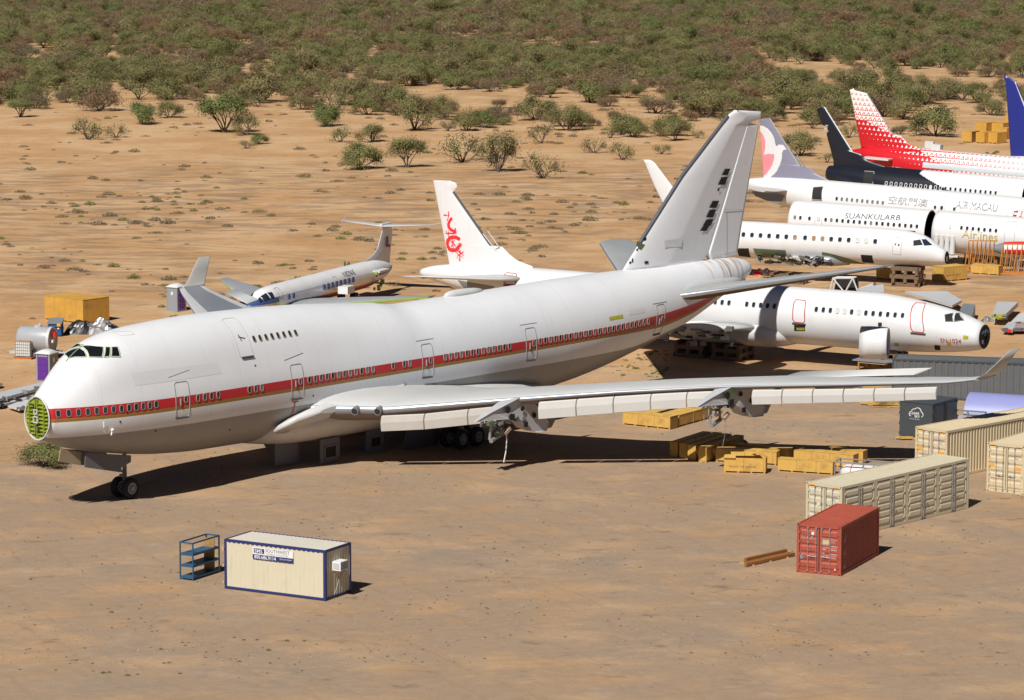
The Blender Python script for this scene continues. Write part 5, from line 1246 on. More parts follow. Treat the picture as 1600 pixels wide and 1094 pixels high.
crate_px((1135,713),(1232,722),.7,.8,'shaded farthest long crate behind the open topped crate, in the wing shadow')
r=crate_px((1131,739),(1196,741),1.2,.95,'open topped strand board crate with broken lid pieces, in sun',open_=True,text='FRAGILE  THIS SIDE UP')
mb=MB(); mb.box((1.1,.75,1.08),(1.5,.8,.03),0,Matrix.Rotation(.12,3,'X')@Matrix.Rotation(.1,3,'Z')); mb.box((1.9,.6,1.22),(.5,.9,.03),0,Matrix.Rotation(-.4,3,'Y')@Matrix.Rotation(.6,3,'Z')); mb.box((.35,.1,1.0),(.7,.4,.03),0,Matrix.Rotation(.3,3,'X')); mb.build('broken_lid',['osb'],r)
crate_px((1215,737),(1301,743),.65,.8,'long strand board crate nearest the white framed tank, front of three',)
crate_px((1240,724),(1333,733),.8,.85,'long strand board crate, middle of three left of the framed tank')
crate_px((1292,722),(1348,727),.75,.85,'shorter strand board crate at the back, beside the dark shadow')
crate_px((1369,436),(1397,439),1.1,.95,'small strand board crate touching the nose crib of the regional jet')
crate_px((1474,441),(1511,437.5),1.5,1.3,'strand board crate with stencilled words in front of the regional jet nose',text='FRAGILE THIS SIDE UP'); 
crate_px((1517,428),(1560,431),1.0,.85,'low board crate at the foot of the orange rack')
# far cluster
cl=[(1503,222.5,1518,223.2,2.6,1.45,'leftmost front'),(1524.5,223.6,1538,224.6,2.4,1.45,'middle front'),(1543.5,224,1558,225,2.2,1.45,'rightmost front'),(1524,209,1541,210,2.8,1.55,'back left, taller'),(1549,209,1567,210,3.2,1.5,'back right, wide lid'),(1556,217,1573,218,2.4,1.45,'half behind the front right'),(1571,196,1585,197,2.2,1.6,'highest, touching the blue fin')]
for a,b,c,d,W_,H_,nm in cl: crate_px((a,b),(c,d),W_,H_,nm+' box of the yellow crate cluster beside the blue fin',mt='ply',group='yellow crates near the blue fin')
for u,v in ((1522,203),(1540,207)):
    pass
# big plywood box far left
a=at(70,499.5);b=at(130,507); r=crate(a[0],a[1],math.atan2(b[1]-a[1],b[0]-a[0]),float(np.hypot(*(b-a)[:2])),2.9,1.95,'big yellow plywood box on the sand behind the blue bin','ply')
# blue bin
def dumpster():
    p=at(76,526); r=empty('waste_bin',(p[0],p[1],0),R(-3)); tag(r,'blue steel bin with dark sloping lid in front of the big plywood box','bin')
    mb=MB(); V=[(0,0,.08),(1.0,0,.08),(1.0,.95,.08),(0,.95,.08),(0,-.12,1.05),(1.0,-.12,1.05),(1.0,.95,1.3),(0,.95,1.3)]
    mb.add(V,[(0,3,2,1),(0,1,5,4),(1,2,6,5),(2,3,7,6),(3,0,4,7)]); mb.box((.5,-.12,.85),(1.08,.08,.1)); mb.box((-.06,.3,.6),(.1,.5,.16)); mb.box((1.06,.3,.6),(.1,.5,.16)); mb.build('body',['blue_bin'],r)
    mb=MB(); mb.quad((-.08,-.2,1.08),(1.08,-.2,1.08),(1.08,1.0,1.36),(-.08,1.0,1.36)); mb.quad((-.08,1.0,1.30),(1.08,1.0,1.30),(1.08,-.2,1.02),(-.08,-.2,1.02)); mb.quad((-.08,-.2,1.02),(1.08,-.2,1.02),(1.08,-.2,1.08),(-.08,-.2,1.08)); mb.build('lid',['grey_panel'],r)
    for x in (.15,.8):
        mb=MB(); mb.box((x,-.13,.66),(.14,.02,.1),0); mb.build('sticker',['mark_white'],r)
    mb=MB(); mb.box((.85,-.19,.95),(.28,.1,.22),0); mb.build('yellow_sack',['orange_tag'],r)
dumpster()
def heap(name,label,cat,pts,mats,seed,n=26,loc=None,flat=.5):
    r_=random.Random(seed); mb=MB()
    V=[];N=22
    (x0,x1,y0,y1,h)=pts
    for i in range(N+1):
        for j in range(N+1):
            u=i/N;v=j/N;e=(4*u*(1-u))**.5*(4*v*(1-v))**.5; V.append((x0+(x1-x0)*u,y0+(y1-y0)*v,h*e*(.45+.55*abs(math.sin(7*u+seed)*math.cos(5*v+u*6)))+r_.uniform(0,h*.22)*e))
    mb.add(V,[],0); k0=[]
    for i in range(N):
        for j in range(N): k=i*(N+1)+j; mb.F.append((k,k+N+1,k+N+2,k+1)); mb.I.append(min(len(mats)-1,int(i/N*len(mats)+r_.uniform(-.4,.4)) if True else 0) if i/N*len(mats)>-1 else 0)
    mb.I=[max(0,i) for i in mb.I]
    o=mb.build(name,mats); tag(o,label,cat); o.location=loc or (0,0,0); return o
p=at(97,523); heap('tarpaulin_heap','heap of black tarpaulin and crumpled silver sheeting beside the blue bin','tarpaulin heap',(0,4.6,0,2.6,1.1),['tarp','tarp','foil','foil','tarp'],3,loc=(p[0],p[1],0))
# grey tank trailer, tote, toilets
def tank():
    p=at(22,560); r=empty('fuel_tank',(p[0]+.2,p[1]+1.0,0),R(-14)); tag(r,'grey cylindrical tank trailer with red box on its end, behind the caged tote','tank trailer')
    mb=MB(); n=30; L=2.7;Rr=.95; zc=1.35; prof=[(0,.6),(.12,.85),(.3,.95),(L-.3,.95),(L-.1,.92),(L,.88)]
    V=[(x,q*math.cos(2*PI*k/n)*.95,zc+q*1.02*math.sin(2*PI*k/n)) for x,q in prof for k in range(n)]; m=len(prof)
    mb.add(V,[(i*n+k,(i+1)*n+k,(i+1)*n+(k+1)%n,i*n+(k+1)%n) for i in range(m-1) for k in range(n)]+[tuple(range(n-1,-1,-1)),tuple((m-1)*n+k for k in range(n))]); fixn(mb.build('tank',['tank_grey'],r,True))
    mb=MB(); mb.bar((L-.15,0,zc),(L+.06,0,zc),.98,0,30); mb.build('end_ring',['grey_light'],r)
    mb=MB(); mb.bar((L+.05,0,zc),(L+.08,0,zc),.85,0,30); mb.box((L+.2,.05,1.75),(.25,.5,.4),1); mb.box((L+.15,-.35,1.3),(.2,.3,.2),2); mb.build('control_panel',['grey_panel','jet_red','mark_white'],r)
    mb=MB(); mb.bar((1.6,0,2.25),(1.6,0,2.42),.3,0,16); mb.bar((1.75,0,2.4),(1.75,0,2.55),.1,0,10); mb.build('hatch',['grey_light'],r)
    mb=MB(); mb.box((1.4,0,.42),(3.6,1.6,.16),0); mb.box((3.4,0,.42),(.9,.2,.1),0); mb.build('chassis',['grey_light'],r)
    for s in (-1,1): wheel(r,(1.5,s*.8,.32),.32,.2)
tank()
def tote():
    p=at(24,561); r=empty('tote_tank',(p[0],p[1],0),R(-16)); tag(r,'white caged liquid tote on an orange pallet, left of the purple toilet','liquid tote')
    mb=MB(); mb.box((.6,.5,.78),(1.14,.94,1.06),0); mb.build('bottle',['tote_white'],r)
    mb=MB()
    for k in range(8): x=.03+k*1.14/7; mb.bar((x,.01,.2),(x,.01,1.34),.013,0,4); mb.bar((x,.99,.2),(x,.99,1.34),.013,0,4)
    for k in range(7): y=.03+k*.94/6; mb.bar((1.19,y,.2),(1.19,y,1.34),.013,0,4); mb.bar((.01,y,.2),(.01,y,1.34),.013,0,4)
    for k in range(6): z=.22+k*.22; mb.tube([(.01,.01,z),(1.19,.01,z),(1.19,.99,z),(.01,.99,z)],.013,0,4,True)
    mb.build('cage',['steel'],r)
    mb=MB(); 
    for y in (.05,.5,.95): mb.box((.6,y,.06),(1.35,.12,.12),0)
    mb.box((.6,.5,.14),(1.45,1.1,.04),0); mb.box((.6,.5,1.35),(1.0,.5,.03),0); mb.build('pallet',['orange_rack'],r)
tote()
def toilet(px,py,yaw,label,flip=False):
    p=at(px,py); r=empty('portable_toilet',(p[0],p[1],0),yaw); tag(r,label,'portable toilet')
    S_=1.12;H_=2.02; mb=MB()
    for x in (.05,S_-.05):
        for y in (.05,S_-.05): mb.box((x,y,H_/2),(.12,.12,H_),0)
    mb.box((S_/2,S_-.03,H_/2),(S_-.2,.04,H_-.1),0); mb.box((S_-.03,S_/2,H_/2),(.04,S_-.2,H_-.1),0); mb.box((.03,S_/2,H_/2),(.04,S_-.2,H_-.1),0); mb.box((S_/2,S_/2,.05),(S_+.1,S_+.1,.1),0)
    for k in range(3): mb.box((S_+.0,.25+k*.3,1.05),(.03,.06,1.7),0); mb.box((-.0,.25+k*.3,1.05),(.03,.06,1.7),0)
    mb.box((S_+.01,S_/2,1.55),(.02,.24,.3),1); mb.box((-.01,S_/2,1.55),(.02,.24,.3),1)
    if flip: mb.box((S_/2,.03,H_/2),(S_-.2,.04,H_-.1),0); mb.box((S_/2,.0,1.5),(.2,.03,.25),1)
    mb.build('cabin',['toilet_grey','mark_white'],r)
    mb=MB(); mb.box((S_/2,.02,1.0),(S_-.22,.05,1.86),0)
    for z in (.5,.95,1.4): mb.box((S_/2,-.01,z),(S_-.4,.03,.3),0)
    mb.box((S_/2,-.01,1.85),(S_-.35,.03,.1),1)
    if flip: 
        for v in range(len(mb.V)): x,y,z=mb.V[v]; mb.V[v]=(S_-y+.0,x,z)
    mb.build('door',['purple','toilet_grey'],r)
    mb=MB(); V=[];n=10
    for i in range(n+1):
        for j in range(n+1): u=i/n;v=j/n; V.append((-.06+(S_+.12)*u,-.06+(S_+.12)*v,H_+.02+.26*min(1,(4*u*(1-u))**.6)*min(1,(4*v*(1-v))**.6)))
    mb.add(V,[(i*(n+1)+j,(i+1)*(n+1)+j,(i+1)*(n+1)+j+1,i*(n+1)+j+1) for i in range(n) for j in range(n)]); mb.box((S_/2,S_/2,H_),(S_+.12,S_+.12,.06)); mb.build('roof',['toilet_roof'],r,False)
toilet(57,596,R(-24),'purple portable toilet with white roof, nearer one by the caged tote')
toilet(261,486,R(-35),'purple and grey portable toilet by the far wing tip of the jumbo',True)
# loose flap at left edge
def lying_panel(name,label,cat,quad,th,mats,parts=0,zoff=.25,seed=1,tilt=0.):
    P=[at(*q,zoff) for q in quad]; c=sum(P)/4; r=empty(name,(c[0],c[1],0)); tag(r,label,cat)
    V=[(p[0]-c[0],p[1]-c[1],zoff+(tilt if k in (0,1) else 0)) for k,p in enumerate(P)]+[(p[0]-c[0],p[1]-c[1],zoff-th+(tilt if k in (0,1) else 0)) for k,p in enumerate(P)]
    mesh('skin',V,[(3,2,1,0),(4,5,6,7),(0,1,5,4),(1,2,6,5),(2,3,7,6),(3,0,4,7)],mats[0],r)
    V=np.array(V); mb=MB(); rr=random.Random(seed)
    for k in range(parts):
        u=rr.random();e=V[3]*(1-u)+V[2]*u; mb.box((e[0],e[1],e[2]-th*.5+rr.uniform(-.1,.1)),(rr.uniform(.15,.6),rr.uniform(.1,.4),rr.uniform(.05,.3)),rr.choice(range(len(mats)-1)) if len(mats)>1 else 0)
    if parts: mb.build('torn_edge',list(mats[1:]),r)
    return r
lying_panel('scrap_metal','long grey wing panel on the ground running behind the jumbo nose from the left edge','metal scrap',[(-40,622),(70,596),(62,606),(-40,634)],.18,['grey_light','junk','steel'],8,.7)
lying_panel('scrap_metal','lower grey slat beside the longer wing panel at the left edge','metal scrap',[(-40,634),(56,610),(50,622),(-40,640)],.15,['wing_top','junk','dark'],8,.35)
lying_panel('scrap_metal','white curved metal scrap under the tip of the grey wing panel by the jumbo nose','metal scrap',[(12,634),(44,622),(44,633),(30,640)],.1,['white_old','junk'],5,.3)
lying_panel('scrap_metal','small grey piece cut by the left edge above the long wing panel','metal scrap',[(-20,598),(4,598),(2,601),(-20,604)],.15,['steel'],0,.3)
lying_panel('scrap_metal','grey trapezoid wing panel with torn root standing alone on the sand at right','metal scrap',[(1558,471),(1591,472),(1570,492),(1551,491)],.35,['wing_top','junk','mark_yellow','blue_box'],16,.9,2)
lying_panel('scrap_metal','pale wing panel lying behind the nose of the dragon fin jet','metal scrap',[(1414,455),(1480,455),(1503,469),(1488,477)],.2,['grey_light'],0,.8)
lying_panel('scrap_metal','grey curved panel between the dragon fin jet nose and the trapezoid panel','metal scrap',[(1505,474),(1524,476),(1518,496),(1500,484)],.8,['grey_panel','grey_light','junk'],6,1.,5)
lying_panel('scrap_metal','grey folded panel just above the dragon fin jet roof, right of the truss','metal scrap',[(1340,451),(1380,444),(1381,456),(1345,458)],.25,['grey_light','junk'],5,1.3)
lying_panel('scrap_metal','long scrap slat with blue fittings nearest the right edge','metal scrap',[(1590,492),(1640,470),(1640,500),(1580,503)],.25,['white_old','junk','steel','blue_box'],14,.6,7)
lying_panel('scrap_metal','short grey scrap panel beside the long slat at right','metal scrap',[(1576,503),(1590,505),(1582,515),(1566,513)],.25,['wing_top','junk','jet_red'],6,.5,8)
lying_panel('scrap_metal','pinkish scrap plate at the right edge below the long slat','metal scrap',[(1588,506),(1640,502),(1640,514),(1584,513)],.2,['pink_metal','blue_box','junk'],6,.5,9)
p=at(1535,503); heap('scrap_heap','low heap of grey scrap metal at the root of the trapezoid panel','scrap heap',(0,1.4,0,.9,.45),['junk','steel'],6,loc=(p[0],p[1],0))
p=at(1156,404+6)
p=at(1177,431); heap('tarpaulin_heap','heap of red cloth and white scrap beyond the jumbo tail cone','tarpaulin heap',(0,1.9,0,2.4,.55),['jet_red','mark_white','jet_red'],9,loc=(p[0],p[1],0))
# truss piece behind the fuselage
def truss():
    p=at(1296,458,0); r=empty('engine_mount_frame',(p[0],p[1],0),R(-25)); tag(r,'white triangular truss frame with dark panels above the dragon fin jet roof','aircraft part')
    mb=MB(); 
    for a,b in (((0,0,0),(.3,0,1.3)),((.3,0,1.3),(1.4,0,.1)),((1.4,0,.1),(2.1,0,1.4)),((.3,0,1.3),(2.1,0,1.4)),((0,0,0),(1.4,0,.1)),((2.1,0,1.4),(2.6,0,.2)),((0,.9,.1),(.3,.9,1.3)),((.3,.9,1.3),(2.1,.9,1.4)),((.3,0,1.3),(.3,.9,1.3)),((2.1,0,1.4),(2.1,.9,1.4))): mb.bar(a,b,.07,0,5)
    mb.build('truss',['white_old'],r); mb=MB(); mb.box((1.2,.95,.7),(2.2,.05,1.2),0); mb.build('panel',['dark'],r)
    mb=MB(); mb.add([(2.5,0,.1),(4.0,.1,.1),(3.9,.1,1.1),(2.7,0,.6),(2.5,.9,.1),(4.0,.9,.1),(3.9,.9,1.1),(2.7,.9,.6)],[(0,1,2,3),(7,6,5,4),(3,2,6,7),(1,5,6,2)]); mb.build('skin_piece',['grey_light'],r)
truss()
# engine cowling standing by the crib
def cowl():
    r=empty('engine_cowling',(25.75,235.0,1.7),R(-13)); tag(r,'white engine cowling ring held up against the belly of the dragon fin jet','engine cowling')
    n=40;Rr=1.15; V=[]
    for x,q in ((-.98,1.0),(-.3,1.02),(.6,1.0),(.92,.97),(.99,.92),(.85,.88),(-.9,.93)): V+=[(x,Rr*q*math.cos(2*PI*k/n),1.25+Rr*q*math.sin(2*PI*k/n)) for k in range(n)]
    m=7; mesh_=mesh('cowl_skin',V,[(i*n+k,((i+1)%m)*n+k,((i+1)%m)*n+(k+1)%n,i*n+(k+1)%n) for i in range(m) for k in range(n)],'white',r,None,True); fixn(mesh_)
    mb=MB(); mb.bar((.3,0,1.25),(.34,0,1.25),1.15,0,24); mb.build('inner_wall',['dark'],r)
    mb=MB(); mb.tube([(.7,-1.27*math.cos(t),1.25+1.27*math.sin(t)) for t in (-.75,-.55,-.4)],.02,0,4); mb.build('latch',['frame'],r)
cowl()
def trestle():
    p=at(1335,578); q=at(1392,583); r=empty('wooden_trestle',(p[0],p[1]-.5,0),math.atan2(q[1]-p[1],q[0]-p[0])); tag(r,'low wooden trestle table with grey top in front of the nose crib','trestle')
    mb=MB(); mb.box((1.4,.6,.78),(3.3,1.2,.08),0); mb.build('top',['mark_grey'],r)
    for x in (.25,2.4):
        for y in (.1,1.1): mb=MB(); mb.box((x,y,.37),(.12,.12,.74),0); mb.build('leg',['orange_rack'],r)
    mb=MB(); mb.box((1.4,.1,.68),(2.4,.06,.14),0); mb.box((1.4,1.0,.35),(2.2,.06,.5),0); mb.build('rail',['timber_new'],r)
trestle()
def drum():
    p=at(1339,626); r=empty('drum',(p[0],p[1],0)); tag(r,'blue grey drum under the far wing panels with dark box beside it','drum')
    mb=MB(); mb.bar((0,0,0),(0,0,.95),.30,0,20); mb.build('barrel',['tank_grey'],r); mb=MB(); mb.bar((0,0,.95),(0,0,1.0),.31,0,20); mb.build('rim',['steel'],r)
drum()
p=at(1348,625); crate(p[0]+.1,p[1]+.3,R(-6),1.3,.9,.8,'plain timber crate beside the blue grey drum',mt='timber_new')
def planks(px,py,n,label,seed,spread=(2.4,1.4),L=(1.2,2.2)):
    p=at(px,py); r_=random.Random(seed); r=empty('timber_pile',(p[0],p[1],0)); tag(r,label,'timber pile')
    for k in range(n):
        mb=MB(); mb.box((r_.uniform(0,spread[0]),r_.uniform(0,spread[1]),.05+.06*(k%3)),(r_.uniform(*L),r_.uniform(.12,.5),.04),0,Matrix.Rotation(r_.uniform(-.5,.3),3,'Z')); mb.build('board',['osb' if k%3 else 'timber_new'],r)
planks(1362,637,9,'pile of yellow boards on the ground left of the dark grey crate',4)
planks(1222,620,6,'scattered thin yellow boards beneath the outer engine pylon',5,(1.9,.6),(.7,1.5))
planks(1408,688,3,'small pallet of boards at the foot of the dark grey crate',6,(.8,.3),(.9,1.2))
planks(1140,700,8,'thin boards and pipes lying beyond the shaded crates',7,(3.4,.5),(.8,2.0))
p=at(1140,697); heap('scrap_heap','small heap of white and red scrap behind the shaded crates','scrap heap',(0,1.3,0,.7,.4),['mark_white','jet_red','junk'],12,loc=(p[0],p[1],0))
def beams():
    a=at(1165,886);b=at(1240,869); r=empty('timber_beams',(a[0],a[1],0),math.atan2(b[1]-a[1],b[0]-a[0])); tag(r,'long orange timber beams lying left of the red container','timber beams')
    L=float(np.hypot(*(b-a)[:2]))
    for k in range(4):
        mb=MB(); mb.box((L/2+k*.1,k*.22,.12+.14*(k==2)),(L-.3*k,.18,.16),0); mb.build('beam',['beam_orange'],r)
    for k in range(3):
        mb=MB(); mb.box((.5+k*1.4,.3,.03),(.1,1.0,.06),0); mb.build('bearer',['timber_new'],r)
beams()
# dark grey equipment crate with cloud logo
def darkbox():
    a=at(1405,683);b=at(1456,689); c=at(1477,668); yaw=math.atan2(b[1]-a[1],b[0]-a[0]); r=empty('equipment_crate',(a[0],a[1],0),yaw); tag(r,'dark grey steel crate with white cloud logo, behind the cream container','equipment crate')
    L=float(np.hypot(*(b-a)[:2])); W_=3.2; H_=2.35; mb=MB(); mb.box((L/2,W_/2,H_/2+.05),(L,W_,H_-.1),0); mb.build('body',['dark_grey_box'],r)
    mb=MB(); mb.box((L/2,W_/2,H_+.02),(L+.06,W_+.06,.06),0); 
    mb.build('lid',['dark_grey_box'],r)
    mb=MB()
    for x in (-.03,L+.03):
        for z in (.3,.9,1.6,2.2): mb.box((x,.1,z),(.1,.1,.1),0); mb.box((x,W_-.1,z),(.1,.1,.1),0)
    mb.build('corner_fitting',['dark'],r)
    mb=MB(); mb.box((L+.03,W_/2,1.2),(.05,.08,2.2),0); mb.build('door_seam',['dark'],r)
    cx,cz=L*.50,1.62; arc=[]
    for (x0,z0,rr,a0,a1) in ((-.30,-.02,.16,250,100),(-.10,.16,.17,165,60),(.14,.20,.22,140,10),(.36,.0,.16,70,-70)):
        for k in range(6): t=R(a0+(a1-a0)*k/5); arc.append((cx+x0+rr*math.cos(t)*1.15,-.02,cz+z0+rr*math.sin(t)))
    mb=MB(); mb.tube(arc,.028,0,4); mb.build('cloud_logo',['mark_white'],r)
    label_on_plane('crate_text','CLEAR',.23,(cx-.46,-.012,cz-.03),(1,0,0),(0,0,1),'mark_white',r,1.05,.004)
    label_on_plane('crate_text','SKY',.21,(cx-.10,-.012,cz-.22),(1,0,0),(0,0,1),'mark_white',r,1.1,.004)
    label_on_plane('crate_text','AVIATION SERVICES',.07,(cx-.48,-.012,cz-.36),(1,0,0),(0,0,1),'mark_white',r,1.2)
darkbox()
# lilac fuselage section
def lilac():
    a=at(1470,668); r=empty('fuselage_section',(29.9,215.5,0),R(-22)); tag(r,'lilac and grey fuselage barrel lying on the ground with open dark right end','fuselage section')
    L=7.4;n=36;Rr=1.75;zc=.72; V=[]
    for x in (0,L):
        V+=[(x,-Rr*math.sin(2*PI*k/n),zc+Rr*math.cos(2*PI*k/n)) for k in range(n)]
    xs=[0,L]; Fs=[];I=[]
    for k in range(n):
        j=(k+1)%n; zz=(V[k][2]+V[j][2])/2; 
        if zz<.0: continue
        Fs.append((k,n+k,n+j,j)); I.append(0 if zz>1.35 else 1)
    o=mesh('barrel',V,Fs,['lilac','grey_light_dull'],r,I,True)
    mb=MB(); 
    for k in range(n):
        t=2*PI*k/n;t2=2*PI*(k+1)/n
        if zc+Rr*math.cos(t)>0: mb.bar((L,-Rr*.98*math.sin(t),zc+Rr*.98*math.cos(t)),(L,-Rr*.98*math.sin(t2),zc+Rr*.98*math.cos(t2)),.06,0,4)
    mb.build('rim',['frame'],r)
    mb=MB(); V=[(L-.9,-Rr*.97*math.sin(2*PI*k/n),zc+Rr*.97*math.cos(2*PI*k/n)) for k in range(n)]; mb.add(V,[tuple(range(n))]); mb.build('inner_wall',['inner_brown'],r)
    h=Hull([(-1,Rr,zc+Rr,zc-Rr,zc),(L+1,Rr,zc+Rr,zc-Rr,zc)])
    for k in range(7): window(h,.9+k*.85,1.05,r,.13,.19,'dark' if k in (3,4) else 'shade_grey','frame',.03)
lilac()
def cargo_dolly():
    p=at(1480,682); r=empty('ground_cart',(p[0]+.3,p[1]+1.2,0),R(-25)); tag(r,'grey steel cart with lilac side panel between the dark crate and the fuselage barrel','cart')
    mb=MB(); mb.box((1.2,.6,.25),(2.4,1.2,.1),0); 
    for x in (0,1.2,2.4): mb.box((x,.02,.9),(.1,.1,1.3),0); mb.box((x,1.2,.9),(.1,.1,1.3),0)
    mb.box((1.2,.02,1.55),(2.5,.1,.1),0); mb.build('frame',['grey_panel'],r)
    mb=MB(); mb.box((1.2,.05,.8),(2.1,.04,.9),0); mb.build('panel',['lilac_pale'],r)
    for x in (.3,2.1): wheel(r,(x,0.0,.2),.2,.12)
cargo_dolly()
def framed_tank():
    p=at(1304,762); r=empty('framed_tank',(p[0],p[1],0),R(-22)); tag(r,'white horizontal tank with red bands inside a grey pipe frame behind the beige container','tank')
    mb=MB(); n=24; prof=[(0,.2),(.15,.42),(.4,.52),(2.6,.52),(2.8,.42),(2.95,.2)]
    mb.add([(x+.2,q*math.cos(2*PI*k/n)+.6,.85+q*math.sin(2*PI*k/n)) for x,q in prof for k in range(n)],[(i*n+k,(i+1)*n+k,(i+1)*n+(k+1)%n,i*n+(k+1)%n) for i in range(5) for k in range(n)]+[tuple(range(n)),tuple(5*n+k for k in range(n))]); fixn(mb.build('tank',['tote_white'],r,True))
    mb=MB()
    for x in (.9,2.2): mb.bar((x,.6,.85),(x+.05,.6,.85),.53,0,24)
    mb.build('band',['mark_red'],r)
    mb=MB()
    for x in (0,3.2):
        for y in (0,1.2): mb.bar((x,y,0),(x,y,1.55),.04,0,6)
    for y in (0,1.2): mb.bar((0,y,1.55),(3.2,y,1.55),.04,0,6); mb.bar((0,y,.1),(3.2,y,.1),.04,0,6)
    for x in (0,1.6,3.2): mb.bar((x,0,1.55),(x,1.2,1.55),.04,0,6)
    mb.build('pipe_frame',['steel'],r)
framed_tank()
# racks, stairs and the red nacelle at far right
def rack(px,py,L,label,yaw=-8):
    p=at(px,py); r=empty('storage_rack',(p[0],p[1],0),R(yaw)); tag(r,label,'storage rack','orange racks at the right')
    H_=2.75; mb=MB(); mb.box((L/2,0,.12),(L+.5,.14,.14),0); mb.box((L/2,1.3,.12),(L+.5,.14,.14),0); mb.box((L/2,.55,H_),(L,.12,.1),0); mb.build('base_frame',['orange_rack'],r)
    n=7
    for k in range(n):
        x=L*k/(n-1); mb=MB(); mb.bar((x,.5,H_),(x-.35 if yaw<0 else x,0,.12),.05,0,4,sq=True); mb.bar((x,.55,H_),(x,1.3,.12),.05,0,4,sq=True); mb.build('upright',['orange_rack'],r)
rack(1513,424,2.3,'orange steel rack with slanted uprights in front of the grey stairs')
rack(1567,430,2.6,'orange steel rack with upright bars beneath the red and white nacelle',-4)
def stairs():
    p=at(1495,412); r=empty('boarding_stairs',(p[0]-.1,p[1]+.3,0),R(-30)); tag(r,'grey enclosed boarding stairs leaning down to the right from the gold lettered jet','boarding stairs')
    mb=MB(); P=[(0,3.2),(.25,4.1),(.7,3.9),(4.9,1.9),(5.2,.2),(4.3,.2),(.6,2.6)]; mb.prism([(x,z) for x,z in P],1.2); fixn(mb.build('side_wall',['stairs_grey'],r))
    mb=MB()
    for x in (.9,2.6): mb.bar((x,.1,0),(x,.1,2.6-.5*x+.3),.07,0,6); mb.bar((x,1.1,0),(x,1.1,2.6-.5*x+.3),.07,0,6)
    mb.build('leg',['steel'],r)
    for x in (1.,4.): wheel(r,(x,.1,.25),.25,.15)
stairs()
def nacelle():
    p=at(1552,392,1.9); r=empty('engine_nacelle',(p[0],p[1]-.5,0),R(-3)); tag(r,'red and white engine nacelle with grey cone, above the orange rack at the right edge','engine nacelle')
    n=24; prof=[(0,.22),(.1,.3),(.85,.58),(.9,.62),(2.0,.68),(6,.68)]; z0=2.15; V=[];Fs=[];I=[]
    V=[(x,q*math.cos(2*PI*k/n),z0+q*math.sin(2*PI*k/n)) for x,q in prof for k in range(n)]
    for i in range(5):
        for k in range(n):
            Fs.append((i*n+k,(i+1)*n+k,(i+1)*n+(k+1)%n,i*n+(k+1)%n)); s=math.sin(2*PI*(k+.5)/n); I.append(1 if i<2 else (2 if s>.72 or (-.75<s<-.1 and i>=3) else 0))
    Fs.append(tuple(range(n)));I.append(1);Fs.append(tuple(5*n+k for k in range(n)));I.append(0)
    o=mesh('casing',V,Fs,['strip_white','grey_panel','jet_red'],r,I,True); fixn(o)
    mb=MB()
    for x in (2.,4.5): mb.box((x,0,.75),(.4,.9,1.5),0)
    mb.build('cradle',['steel'],r)
nacelle()
def cowl_half():
    p=at(1148,372); r=empty('engine_cowling',(p[0]+.6,p[1]+16,0),R(-12)); tag(r,'white half tunnel cowling with dark mouth, beyond the regional jet beside the jumbo rudder','engine cowling')
    n=24; V=[]
    for x,q in ((-3.4,.95),(0,1.15)): V+=[(x,q*math.cos(PI*k/n)*1.0,q*1.95*math.sin(PI*k/n)) for k in range(n+1)]
    m=n+1; mesh('shell',V,[(k,m+k,m+k+1,k+1) for k in range(n)],'white',r,None,True)
    V=[(-.5,1.1*math.cos(PI*k/n),1.12*1.95*math.sin(PI*k/n)) for k in range(n+1)]; mesh('inner_wall',V,[tuple(range(n+1))],'dark',r)
cowl_half()

# ================================================================ desert vegetation
def leaf_mat(name,cols,trans=.25):
    t=T(name); r=t.rnd(); isl=t.island(); n=t.noise(.35,detail=2)
    c=t.mix((r*1.9).cl(),cols[0],cols[1]); c=t.mix(((r-.5)*2.2).cl(),c,cols[2]); c=t.mix(n.ss(.45,.65)*.5,c,cols[1])
    c=t.scale(c,isl*.7+.62); m=t.done(c,.7,0,.2)
    return m
M['leaf']=leaf_mat('mesquite leaves',((.145,.150,.052),(.180,.165,.065),(.215,.180,.080)))
M['leaf_green']=leaf_mat('fresh green leaves',((.125,.150,.048),(.155,.165,.055),(.18,.175,.065)))
M['leaf_brown']=leaf_mat('dry brown twigs',((.20,.145,.09),(.24,.155,.085),(.18,.15,.09)))
M['bark']=worn('dark bark',(.115,.09,.07),.95,var=.3)
M['bark_pale']=worn('pale dry bark',(.16,.125,.10),.95,var=.3)
M['scrub_dry']=leaf_mat('dry scrub',((.20,.16,.09),(.15,.125,.08),(.22,.19,.09)))
M['scrub_green']=leaf_mat('green weeds',((.12,.17,.04),(.17,.19,.05),(.22,.20,.07)))
